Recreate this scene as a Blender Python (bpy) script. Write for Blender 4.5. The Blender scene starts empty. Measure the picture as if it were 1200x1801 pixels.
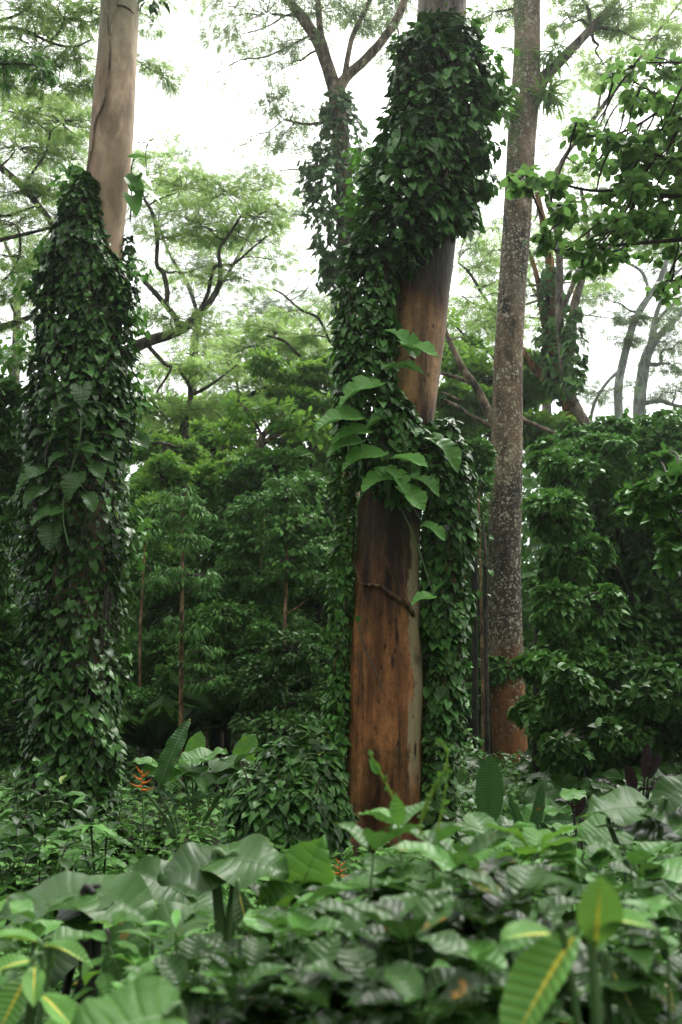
import bpy, math, random
import numpy as np
from mathutils import Vector

rng = np.random.default_rng(11)
random.seed(11)
C = bpy.context.scene.collection
PI = math.pi

# ---------------------------------------------------------------- camera maths
FOC = 1751.0
PITCH = math.radians(11.3)
CAM = np.array([0.0, 0.0, 1.6])
FW = np.array([0.0, math.cos(PITCH), math.sin(PITCH)])
UP = np.array([0.0, -math.sin(PITCH), math.cos(PITCH)])
RT = np.array([1.0, 0.0, 0.0])


def P(px, py, Y):
    """the place in the world seen at (px, py) of the 1200x1801 photograph, Y metres ahead"""
    d = FW + RT * ((px - 600.0) / FOC) + UP * ((900.5 - py) / FOC)
    return CAM + d * (Y / d[1])


def mpp(p):
    """metres per photograph pixel at a place"""
    return float(np.dot(np.asarray(p) - CAM, FW)) / FOC


def unit(a):
    a = np.asarray(a, float)
    n = np.linalg.norm(a, axis=-1, keepdims=True)
    return a / np.maximum(n, 1e-9)


def sstep(a, b, x):
    t = np.clip((np.asarray(x, float) - a) / (b - a), 0, 1)
    return t * t * (3 - 2 * t)


def _hash(ix, iy, iz, seed):
    h = (ix * 374761393 + iy * 668265263 + iz * 2147483647 + seed * 144269) & 0xFFFFFFFF
    h = ((h ^ (h >> 13)) * 1274126177) & 0xFFFFFFFF
    return ((h ^ (h >> 16)) & 0xFFFF) / 65535.0


def noise3(p, freq=1.0, seed=0):
    """value noise in -1..1 at an (n, 3) array of places"""
    q = np.asarray(p, float) * freq
    i = np.floor(q).astype(np.int64)
    f = q - i
    f = f * f * (3 - 2 * f)
    r = 0.0
    for dx in (0, 1):
        wx = f[:, 0] if dx else 1 - f[:, 0]
        for dy in (0, 1):
            wy = f[:, 1] if dy else 1 - f[:, 1]
            for dz in (0, 1):
                wz = f[:, 2] if dz else 1 - f[:, 2]
                r = r + wx * wy * wz * _hash(i[:, 0] + dx, i[:, 1] + dy, i[:, 2] + dz, seed)
    return r * 2 - 1


def ground_z(x, y):
    x = np.asarray(x, float)
    y = np.asarray(y, float)
    p = np.stack([np.ravel(x), np.ravel(y), np.zeros(x.size)], 1)
    n = (noise3(p, 0.35, 3) * 0.09 + noise3(p, 0.09, 5) * 0.18).reshape(x.shape)
    near = sstep(3, 14, y)
    z = n * near
    z = z + 0.33 * np.clip(x - 4.7, 0, 8) * sstep(10, 19, y)
    z = z + 15.0 * sstep(46, 120, y) + 5.0 * sstep(25, 90, np.abs(x)) * sstep(20, 60, y)
    return z


def gz(x, y):
    return float(ground_z(np.array([x]), np.array([y]))[0])


# ---------------------------------------------------------------- mesh builder
class MB:
    def __init__(self):
        self.v, self.l, self.t, self.uv, self.r, self.m = [], [], [], [], [], []
        self.n = 0

    def add(self, v, loops, totals, uv, r, mat=0):
        v = np.asarray(v, np.float32)
        self.v.append(v)
        self.l.append(np.asarray(loops, np.int32) + self.n)
        self.t.append(np.asarray(totals, np.int32))
        self.uv.append(np.asarray(uv, np.float32))
        self.r.append(np.broadcast_to(np.asarray(r, np.float32), (len(v),)))
        self.m.append(np.full(len(totals), mat, np.int32))
        self.n += len(v)

    def merge(self, o, mat):
        for v, l, t, uv, r in zip(o.v, o.l, o.t, o.uv, o.r):
            self.v.append(v)
            self.l.append(l + self.n)
            self.t.append(t)
            self.uv.append(uv)
            self.r.append(r)
            self.m.append(np.full(len(t), mat, np.int32))
        self.n += o.n

    def empty(self):
        return self.n == 0

    def build(self, name, mats, parent=None, origin=(0, 0, 0), smooth=True):
        v = np.concatenate(self.v) - np.asarray(origin, np.float32)
        l = np.concatenate(self.l)
        t = np.concatenate(self.t)
        me = bpy.data.meshes.new(name)
        me.vertices.add(len(v))
        me.vertices.foreach_set('co', v.ravel())
        me.loops.add(len(l))
        me.loops.foreach_set('vertex_index', l)
        me.polygons.add(len(t))
        st = np.zeros(len(t), np.int32)
        st[1:] = np.cumsum(t)[:-1]
        me.polygons.foreach_set('loop_start', st)
        me.polygons.foreach_set('loop_total', t)
        me.polygons.foreach_set('material_index', np.concatenate(self.m))
        me.polygons.foreach_set('use_smooth', np.full(len(t), smooth))
        uvl = me.uv_layers.new(name='UVMap')
        uvl.data.foreach_set('uv', np.concatenate(self.uv)[l].ravel())
        at = me.attributes.new('rnd', 'FLOAT', 'POINT')
        at.data.foreach_set('value', np.concatenate(self.r))
        me.update(calc_edges=True)
        if not isinstance(mats, (list, tuple)):
            mats = [mats]
        for m in mats:
            me.materials.append(m)
        o = bpy.data.objects.new(name, me)
        C.objects.link(o)
        if parent is not None:
            o.parent = parent
        else:
            o.location = origin
        return o


def thing(name, label, cat, base, group=None):
    o = bpy.data.objects.new(name, None)
    o.empty_display_size = 0.2
    C.objects.link(o)
    o.location = [float(q) for q in base]
    o['label'] = label
    o['category'] = cat
    if group:
        o['group'] = group
    return o


def part(T, name, mb, mat, label=None):
    if mb.empty():
        return None
    o = mb.build(name, mat, T, tuple(T.location))
    if label:
        o['label'] = label
    return o


def subpart(Pt, T, name, mb, mat):
    if mb.empty():
        return None
    return mb.build(name, mat, Pt, tuple(T.location))


# ---------------------------------------------------------------- tubes
def spline(pts, n=None, radii=None):
    """Catmull-Rom through pts; radii follow"""
    p = np.asarray(pts, float)
    k = len(p)
    if n is None:
        n = (k - 1) * 6 + 1
    pp = np.vstack([2 * p[0] - p[1], p, 2 * p[-1] - p[-2]])
    u = np.linspace(0, k - 1, n)
    i = np.minimum(u.astype(int), k - 2)
    f = (u - i)[:, None]
    a, b, c, d = pp[i], pp[i + 1], pp[i + 2], pp[i + 3]
    out = 0.5 * ((2 * b) + (-a + c) * f + (2 * a - 5 * b + 4 * c - d) * f ** 2 + (-a + 3 * b - 3 * c + d) * f ** 3)
    if radii is None:
        return out
    return out, np.interp(u, np.arange(k), np.asarray(radii, float))


def frames(p):
    t = unit(np.gradient(p, axis=0))
    ref = np.array([1.0, 0, 0]) if abs(t[0][0]) < 0.85 else np.array([0, 1.0, 0])
    X = np.zeros_like(t)
    x = ref
    for i in range(len(t)):
        x = x - np.dot(x, t[i]) * t[i]
        x = x / max(np.linalg.norm(x), 1e-6)
        X[i] = x
    return t, X, np.cross(t, X)


def tube(mb, pts, radii, sides=8, amp=0.0, freq=1.0, seed=0, cap=True, r=0.5, mat=0):
    p = np.asarray(pts, float)
    rad = np.broadcast_to(np.asarray(radii, float), (len(p),))
    t, X, Yv = frames(p)
    n = len(p)
    a = np.linspace(0, 2 * PI, sides + 1)
    ca, sa = np.cos(a), np.sin(a)
    d = X[:, None, :] * ca[None, :, None] + Yv[:, None, :] * sa[None, :, None]
    R = np.repeat(rad[:, None], sides + 1, 1)
    if amp:
        q = (p[:, None, :] + d * rad[:, None, None]).reshape(-1, 3) * np.array([1, 1, 0.45])
        nn = noise3(q, freq, seed) + 0.5 * noise3(q, freq * 2.3, seed + 9) + 0.25 * noise3(q, freq * 6.1, seed + 4)
        R = R * (1 + amp * nn.reshape(n, sides + 1))
        R[:, -1] = R[:, 0]
    v = (p[:, None, :] + d * R[:, :, None]).reshape(-1, 3)
    L = np.concatenate([[0], np.cumsum(np.linalg.norm(np.diff(p, axis=0), axis=1))])
    uv = np.stack([np.tile(np.linspace(0, 1, sides + 1), n), np.repeat(L, sides + 1)], 1)
    i = np.arange(n - 1)[:, None] * (sides + 1) + np.arange(sides)[None, :]
    i = i.ravel()
    loops = np.stack([i, i + 1, i + sides + 2, i + sides + 1], 1).ravel()
    tot = np.full(len(i), 4)
    mb.add(v, loops, tot, uv, r, mat)
    if cap:
        for e, sgn in ((0, -1), (n - 1, 1)):
            ring = v[e * (sides + 1): e * (sides + 1) + sides]
            cv = np.vstack([ring, p[e] + t[e] * sgn * rad[e] * 0.5])
            idx = []
            for s in range(sides):
                q = [s, (s + 1) % sides, sides]
                idx += q if sgn > 0 else q[::-1]
            mb.add(cv, idx, np.full(sides, 3), np.full((sides + 1, 2), [0.3, L[e]]), r, mat)


def crooked(a, b, n=6, wig=0.12, sag=0.0, seed=None):
    """a crooked path from a to b"""
    a, b = np.asarray(a, float), np.asarray(b, float)
    L = np.linalg.norm(b - a)
    u = np.linspace(0, 1, n)
    p = a + (b - a) * u[:, None]
    j = rng.normal(0, wig * L / n, (n, 3))
    j[0] = j[-1] = 0
    p = p + j
    p[:, 2] += sag * L * np.sin(u * PI)
    return spline(p, (n - 1) * 3 + 1)


# ---------------------------------------------------------------- leaves
class Tpl:
    def __init__(self, v, faces, uv):
        self.v = np.asarray(v, float)
        self.uv = np.asarray(uv, float)
        self.loops = np.array([i for f in faces for i in f], np.int64)
        self.tot = np.array([len(f) for f in faces], np.int64)


def blade(stations, fold=0.15, droop=0.25, cols=1, back=None, wave=0.0, waven=3, shear=0.0, corr=0.0, ncorr=8, seed=0, twist=0.0):
    """a leaf blade of length 1: stations = (t, half width); the midrib runs along +y, the tip at y = 1"""
    rs = np.random.RandomState(seed)
    v, uv, f = [], [], []
    S = np.linspace(-1, 1, 2 * cols + 1)
    ph = rs.rand() * 6
    for k, st in enumerate(stations):
        t, w = st[0], st[1]
        b = st[2] if len(st) > 2 else 0.0
        for s in S:
            x = s * w
            y = t + shear * abs(x) - b * abs(s) ** 1.3
            z = fold * abs(x) - droop * t * t
            z += wave * math.sin(waven * 2 * PI * t + ph + (2.1 if s > 0 else 0)) * abs(s) ** 2
            z += corr * abs(math.sin(PI * ncorr * t)) * min(abs(s) * 3, 1) * (1 - 0.4 * abs(s))
            z += twist * s * w * t
            v.append((x, y, z))
            uv.append((0.5 + 0.5 * s, t))
    m = 2 * cols + 1
    for k in range(len(stations) - 1):
        for c in range(2 * cols):
            a = k * m + c
            if stations[k + 1][1] < 1e-4 and True:
                if c < cols or c >= cols:
                    f.append((a, a + 1, a + m + 1, a + m))
            else:
                f.append((a, a + 1, a + m + 1, a + m))
    T = Tpl(v, f, uv)
    T.mid = np.arange(len(stations)) * m + cols
    return T


def smooth_st(ctrl, n):
    c = np.asarray(ctrl, float)
    t = np.linspace(c[0, 0], c[-1, 0], n)
    # smooth the widths a little with a cosine interpolation
    out = []
    for q in t:
        i = min(max(np.searchsorted(c[:, 0], q) - 1, 0), len(c) - 2)
        f = (q - c[i, 0]) / (c[i + 1, 0] - c[i, 0])
        f = f * f * (3 - 2 * f) * 0.5 + f * 0.5
        row = c[i] + (c[i + 1] - c[i]) * f
        row[0] = q
        out.append(tuple(row))
    return out


HEART = [(0, .02, .0), (.04, .26, .22), (.16, .40, .22), (.34, .42, .12), (.55, .33, .05), (.76, .18, 0), (.9, .07, 0), (1, .004, 0)]
OVATE = [(0, .01), (.08, .12), (.25, .25), (.45, .29), (.65, .22), (.85, .09), (1, .004)]
LANCE = [(0, .01), (.12, .07), (.35, .13), (.6, .12), (.82, .06), (1, .003)]

T_HEART = [blade(HEART, .25, .30, 1, seed=i, twist=tw) for i, tw in ((1, 0), (2, .25), (3, -.25))]
T_OVATE = [blade(smooth_st(OVATE, 7), .3, dr, 1, seed=i, wave=.03) for i, dr in ((1, .2), (2, .35), (3, .1))]
T_LANCE = [blade(LANCE, .3, dr, 1, seed=i) for i, dr in ((1, .25), (2, .45))]
T_DIA = [Tpl([(0, 0, 0), (.24, .45, .05), (0, 1, -.12), (-.24, .45, .05)], [(0, 1, 2), (0, 2, 3)], [(.5, 0), (1, .45), (.5, 1), (0, .45)]),
         Tpl([(0, 0, 0), (.3, .5, -.03), (0, 1, -.2), (-.3, .5, -.03)], [(0, 1, 2), (0, 2, 3)], [(.5, 0), (1, .5), (.5, 1), (0, .5)])]
T_ROUND = [blade([(0, .02), (.15, .28), (.45, .42), (.75, .34), (.93, .14), (1, .03)], .15, dr, 1, seed=i) for i, dr in ((1, .1), (2, .3))]


def feather_tpl(n=6, seed=0):
    """a feathered spray of narrow leaflets along one stalk (length 1)"""
    rs = np.random.RandomState(seed)
    v, f, uv = [], [], []
    for i in range(n):
        t = (i + 0.6) / n
        for s in (-1, 1):
            L = 0.36 * math.sin(PI * (0.18 + 0.75 * t)) * (0.85 + rs.rand() * .3)
            w = 0.085
            a = np.array([0, t, -0.2 * t * t])
            d = np.array([s * .85, .5, -.15 - .25 * rs.rand()])
            d = d / np.linalg.norm(d)
            pz = np.array([-.5 * s, .85, 0])
            k = len(v)
            for q in (a, a + d * L * .5 + pz * w, a + d * L, a + d * L * .5 - pz * w):
                v.append(tuple(q))
                uv.append((.5, t))
            f += [(k, k + 1, k + 2), (k, k + 2, k + 3)] if s > 0 else [(k, k + 2, k + 1), (k, k + 3, k + 2)]
    return Tpl(v, f, uv)


T_FEATHER = [feather_tpl(5, 1), feather_tpl(4, 2)]


def leaves(mb, tpls, pos, tip, nrm, size, rnd=None, width=1.0, mat=0):
    """many copies of the leaf templates as plain geometry"""
    n = len(pos)
    if n == 0:
        return
    tip = unit(tip)
    nrm = np.asarray(nrm, float)
    nrm = unit(nrm - np.sum(nrm * tip, 1, keepdims=True) * tip)
    side = np.cross(tip, nrm)
    size = np.broadcast_to(np.asarray(size, float), (n,))
    width = np.broadcast_to(np.asarray(width, float), (n,))
    if rnd is None:
        rnd = rng.random(n)
    which = rng.integers(0, len(tpls), n)
    for w, T in enumerate(tpls):
        I = np.nonzero(which == w)[0]
        if len(I) == 0:
            continue
        s = size[I][:, None, None]
        lv = T.v[None]
        V = pos[I][:, None, :] + s * (lv[..., 0:1] * side[I][:, None, :] * width[I][:, None, None]
                                      + lv[..., 1:2] * tip[I][:, None, :] + lv[..., 2:3] * nrm[I][:, None, :])
        k = len(T.v)
        off = (np.arange(len(I)) * k)[:, None]
        mb.add(V.reshape(-1, 3), (off + T.loops[None]).ravel(), np.tile(T.tot, len(I)),
               np.tile(T.uv, (len(I), 1)), np.repeat(rnd[I], k), mat)


def one_leaf(mb, tpl, base, tip, nrm, size, width=1.0, rnd=0.5, mat=0):
    leaves(mb, [tpl], np.array([base], float), np.array([tip], float), np.array([nrm], float), size, np.array([rnd]), width, mat)


def midrib(mb, tpl, base, tip, nrm, size, width, r0, upto=.96):
    """the raised rib under a big leaf"""
    t = unit(np.asarray(tip, float))
    n = np.asarray(nrm, float)
    n = unit(n - np.dot(n, t) * t)
    s = np.cross(t, n)
    lv = tpl.v[tpl.mid]
    k = max(3, int(len(lv) * upto))
    p = np.asarray(base, float) + size * (lv[:k, 0:1] * s * width + lv[:k, 1:2] * t + lv[:k, 2:3] * n)
    r = np.linspace(r0, r0 * .15, k)
    tube(mb, p - n * (r * .35)[:, None], r, 6, cap=False)


def sleeve(mb, pts, radii, n, size, tpls, avoid=(), seed=0, bump=0.3, stretch=(1, 1), up=0.8, spread=0.62, layers=0.3, back=0.4, wid=1.0, inner=0.3, thin=-.45):
    """shingled leaves hanging over a tube-shaped body of stems; avoid = trunks (pts, radii) the leaves must stay out of"""
    p, rad = spline(pts, 60, radii)
    t, X, Yv = frames(p)
    L = np.concatenate([[0], np.cumsum(np.linalg.norm(np.diff(p, axis=0), axis=1))])
    w = rad + 0.02
    cw = np.cumsum(w / w.sum())
    u = np.interp(rng.random(n), np.concatenate([[0], cw]), np.linspace(0, 59, 61))
    ph = rng.random(n) * 2 * PI
    c = np.stack([np.interp(u, np.arange(60), p[:, k]) for k in range(3)], 1)
    xx = np.stack([np.interp(u, np.arange(60), X[:, k]) for k in range(3)], 1)
    yy = np.stack([np.interp(u, np.arange(60), Yv[:, k]) for k in range(3)], 1)
    r = np.interp(u, np.arange(60), rad)
    d = xx * np.cos(ph)[:, None] * stretch[0] + yy * np.sin(ph)[:, None] * stretch[1]
    q = c + d * r[:, None]
    bm = noise3(q, 1.9, seed) * bump + noise3(q, 4.3, seed + 3) * bump * 0.55
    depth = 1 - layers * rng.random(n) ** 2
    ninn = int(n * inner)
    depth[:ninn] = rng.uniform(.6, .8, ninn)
    q = c + d * (r * (0.92 + bm) * depth)[:, None]
    out = unit(d)
    keep = (out[:, 1] < 0.35) | (rng.random(n) < back)
    # thin patches
    keep &= (noise3(q, 2.7, seed + 8) + rng.random(n) * 1.2 > thin) | (depth < .81)
    for ap, ar in avoid:
        ap = np.asarray(ap)
        ar = np.asarray(ar)
        j = np.argmin(np.abs(ap[None, :, 2] - q[:, 2:3]), 1)
        dist = np.hypot(q[:, 0] - ap[j, 0], q[:, 1] - ap[j, 1])
        keep &= dist > ar[j] * 0.97
    dk = depth
    q, out = q[keep], out[keep]
    m = len(q)
    cl = noise3(q, 6.0, seed + 5)[:, None]
    hg = np.clip(rng.random((m, 1)) * .9 + .35 * cl + .1, 0, 1)           # 1 = hangs flat against the body, 0 = held out like a shelf
    tipd = np.array([0, 0, -1.0]) * (.25 + .75 * hg) + out * (1.15 - .75 * hg) * (spread / .62) + rng.normal(0, .28, (m, 3))
    nrm = out * (.25 + .6 * hg) + np.array([0, 0, 1.0]) * (up + .35 - .5 * hg) + rng.normal(0, .28, (m, 3))
    sz = rng.uniform(size[0], size[1], m) * (1 + 0.25 * noise3(q, 2.2, seed + 6))
    rn = np.clip(rng.random(m) ** 1.3 * 0.8 + 0.25 * (noise3(q, 1.3, seed + 7) * .5 + .5), 0, 1)
    rn = np.where(dk[keep] < .81, rn * .3, rn)  # inner leaves darkened: shade of the gaps put into their colour
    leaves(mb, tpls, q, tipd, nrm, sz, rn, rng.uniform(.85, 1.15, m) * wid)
    return q


def clump(mb, c, rad, n, size, tpls, sub=None, flat=0.5, upn=0.8, hang=0.3, twigs=None, seed=0, shell=0.35, wid=1.0, tone=0.0):
    """a leafy clump: sprays of leaves scattered through an ellipsoid; twigs = builder for the twigs that carry them"""
    c = np.asarray(c, float)
    rad = np.asarray(rad, float)
    if sub is None:
        sub = max(3, n // 22)
    d = unit(rng.normal(0, 1, (sub, 3)))
    rr = (shell + (1 - shell) * rng.random(sub)) ** 0.6
    s = c + d * rr[:, None] * rad
    k = rng.integers(0, sub, n)
    sr = np.array([1, 1, flat]) * (rad.mean() * 1.15 / sub ** (1 / 3))
    off = rng.normal(0, .5, (n, 3)) * sr
    q = s[k] + off
    out = unit(off + (s[k] - c) * 0.3 + rng.normal(0, .02, (n, 3)))
    tip = out + np.array([0, 0, -hang]) + rng.normal(0, .3, (n, 3))
    nrm = np.array([0, 0, upn]) + out * 0.35 + rng.normal(0, .4, (n, 3))
    rn = np.clip(rng.random(n) * 0.6 + 0.4 * rng.random(sub)[k] + tone, 0, 1)
    leaves(mb, tpls, q, tip, nrm, rng.uniform(size[0], size[1], n), rn, rng.uniform(.8, 1.2, n) * wid)
    if twigs is not None:
        for j in range(min(sub, 60)):
            pth = crooked(c + (s[j] - c) * 0.12, s[j], 4, .22)
            tube(twigs, pth, np.linspace(.010, .004, len(pth)) * (1 + rad.mean() * .6), 4, cap=False)
    return s

# ---------------------------------------------------------------- materials
class NT:
    def __init__(self, m):
        self.t = m.node_tree
        self.t.nodes.clear()

    def n(self, kind, **kw):
        o = self.t.nodes.new(kind)
        for k, v in kw.items():
            setattr(o, k, v)
        return o

    def l(self, a, b):
        self.t.links.new(a, b)

    def val(self, sock, v):
        if isinstance(v, bpy.types.NodeSocket):
            self.l(v, sock)
        else:
            sock.default_value = v

    def math(self, op, a, b=0.0, c=None, clamp=False):
        o = self.n('ShaderNodeMath', operation=op, use_clamp=clamp)
        self.val(o.inputs[0], a)
        self.val(o.inputs[1], b)
        if c is not None:
            self.val(o.inputs[2], c)
        return o.outputs[0]

    def mix(self, fac, a, b, mode='MIX'):
        o = self.n('ShaderNodeMix', data_type='RGBA', blend_type=mode)
        self.val(o.inputs[0], fac)
        self.val(o.inputs[6], a if isinstance(a, bpy.types.NodeSocket) else (*a, 1))
        self.val(o.inputs[7], b if isinstance(b, bpy.types.NodeSocket) else (*b, 1))
        return o.outputs[2]

    def ramp(self, fac, stops, interp='LINEAR'):
        o = self.n('ShaderNodeValToRGB')
        o.color_ramp.interpolation = interp
        e = o.color_ramp.elements
        while len(e) < len(stops):
            e.new(0.5)
        for q, (p, c) in zip(e, stops):
            q.position = p
            q.color = (*c, 1) if len(c) == 3 else c
        self.val(o.inputs[0], fac)
        return o.outputs[0]

    def noise(self, vec, scale, detail=4, rough=.55, dist=0.0):
        o = self.n('ShaderNodeTexNoise')
        o.inputs['Scale'].default_value = scale
        o.inputs['Detail'].default_value = detail
        o.inputs['Roughness'].default_value = rough
        o.inputs['Distortion'].default_value = dist
        self.l(vec, o.inputs['Vector'])
        return o.outputs['Fac']

    def mapping(self, vec, scale=(1, 1, 1), loc=(0, 0, 0)):
        o = self.n('ShaderNodeMapping')
        o.inputs['Scale'].default_value = scale
        o.inputs['Location'].default_value = loc
        self.l(vec, o.inputs['Vector'])
        return o.outputs[0]

    def bands(self, x, lo, hi, soft):
        """1 between lo and hi"""
        a = self.math('SUBTRACT', x, lo)
        a = self.math('DIVIDE', a, soft, clamp=True)
        b = self.math('SUBTRACT', hi, x)
        b = self.math('DIVIDE', b, soft, clamp=True)
        return self.math('MULTIPLY', a, b)


def mat(name):
    m = bpy.data.materials.new(name)
    m.use_nodes = True
    return m, NT(m)


def sat(c, k=1.5):
    l = .25 * c[0] + .65 * c[1] + .1 * c[2]
    if c[1] <= c[0] or c[1] <= c[2]:
        return c
    r, g, b = (max(.003, l + (q - l) * k) for q in c)
    return min(max(r, .40 * g), .58 * g), g, min(max(b, .20 * g), .34 * g)


def leaf_mat(name, dark, mid, light, rough=.38, trans=.25, tcol=None, rib=None, rib_w=.03, nveins=0, vein=None, vein_mix=.5,
             spec=.25, spots=None, edge=None, yellow=.0, bump=0.25, vein_w=.40, scar=None):
    dark, mid, light = sat(dark), sat(mid), sat(light)
    m, t = mat(name)
    uv = t.n('ShaderNodeUVMap', uv_map='UVMap').outputs[0]
    sx = t.n('ShaderNodeSeparateXYZ')
    t.l(uv, sx.inputs[0])
    u, v = sx.outputs[0], sx.outputs[1]
    rnd = t.n('ShaderNodeAttribute', attribute_name='rnd').outputs['Fac']
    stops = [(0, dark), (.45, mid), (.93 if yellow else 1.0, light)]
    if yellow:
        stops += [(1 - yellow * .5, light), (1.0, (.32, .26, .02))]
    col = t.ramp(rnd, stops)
    geo = t.n('ShaderNodeNewGeometry')
    nz = t.noise(geo.outputs['Position'], 9.0, 3)
    col = t.mix(t.math('MULTIPLY', nz, .5), col, t.mix(.5, col, mid))
    au = t.math('ABSOLUTE', t.math('SUBTRACT', u, .5))
    height = None
    if nveins:
        s = t.math('MULTIPLY', v, float(nveins))
        s = t.math('FRACT', s)
        s = t.math('ABSOLUTE', t.math('SUBTRACT', s, .5))      # .5 at the vein, 0 between
        vm = t.math('MULTIPLY', t.math('SUBTRACT', s, vein_w), 12.0, clamp=True)
        if vein:
            col = t.mix(t.math('MULTIPLY', vm, vein_mix), col, vein)
        height = t.math('SUBTRACT', 1.0, t.math('MULTIPLY', t.math('POWER', t.math('MULTIPLY', s, 2.0), 3.0), 1.0))
    if rib:
        wv = t.math('MULTIPLY', t.math('SUBTRACT', 1.12, v), rib_w)
        rm = t.math('SUBTRACT', wv, au)
        rm = t.math('DIVIDE', rm, rib_w * .35, clamp=True)
        col = t.mix(rm, col, rib)
    if edge:
        em = t.math('ADD', t.math('MULTIPLY', au, 1.0), t.math('MULTIPLY', t.noise(geo.outputs['Position'], 30.0, 2), .22))
        em = t.math('MULTIPLY', t.math('SUBTRACT', em, .615), 14.0, clamp=True)
        col = t.mix(t.math('MULTIPLY', em, .8), col, edge)
    if spots:
        sp = t.noise(geo.outputs['Position'], 26.0, 3, .6)
        sm = t.math('MULTIPLY', t.math('SUBTRACT', sp, .66), 18.0, clamp=True)
        col = t.mix(sm, col, spots)
    if scar:
        sn = t.noise(geo.outputs['Position'], 7.0, 5, .62)
        sm = t.math('MULTIPLY', t.math('SUBTRACT', sn, .665), 22.0, clamp=True)
        col = t.mix(sm, col, t.mix(t.noise(geo.outputs['Position'], 60.0, 3), scar, tuple(q * .3 for q in scar)))
    b = t.n('ShaderNodeBsdfPrincipled')
    t.l(col, b.inputs['Base Color'])
    rr = t.math('ADD', rough - .1, t.math('MULTIPLY', t.noise(geo.outputs['Position'], 14.0, 2), .22))
    t.l(rr, b.inputs['Roughness'])
    b.inputs['Specular IOR Level'].default_value = spec
    fine = t.math('MULTIPLY', t.noise(geo.outputs['Position'], 55.0, 5, .65), .9)
    height = fine if height is None else t.math('ADD', height, fine)
    if bump:
        bp = t.n('ShaderNodeBump')
        bp.inputs['Strength'].default_value = bump
        bp.inputs['Distance'].default_value = .01
        t.l(height, bp.inputs['Height'])
        t.l(bp.outputs[0], b.inputs['Normal'])
    tr = t.n('ShaderNodeBsdfTranslucent')
    tc = tcol if tcol else tuple(min(1, q * 1.6) for q in light)
    t.l(t.mix(.45, col, tc), tr.inputs['Color'])
    ms = t.n('ShaderNodeMixShader')
    ms.inputs[0].default_value = trans
    t.l(b.outputs[0], ms.inputs[1])
    t.l(tr.outputs[0], ms.inputs[2])
    out = t.n('ShaderNodeOutputMaterial')
    t.l(ms.outputs[0], out.inputs['Surface'])
    return m


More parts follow.
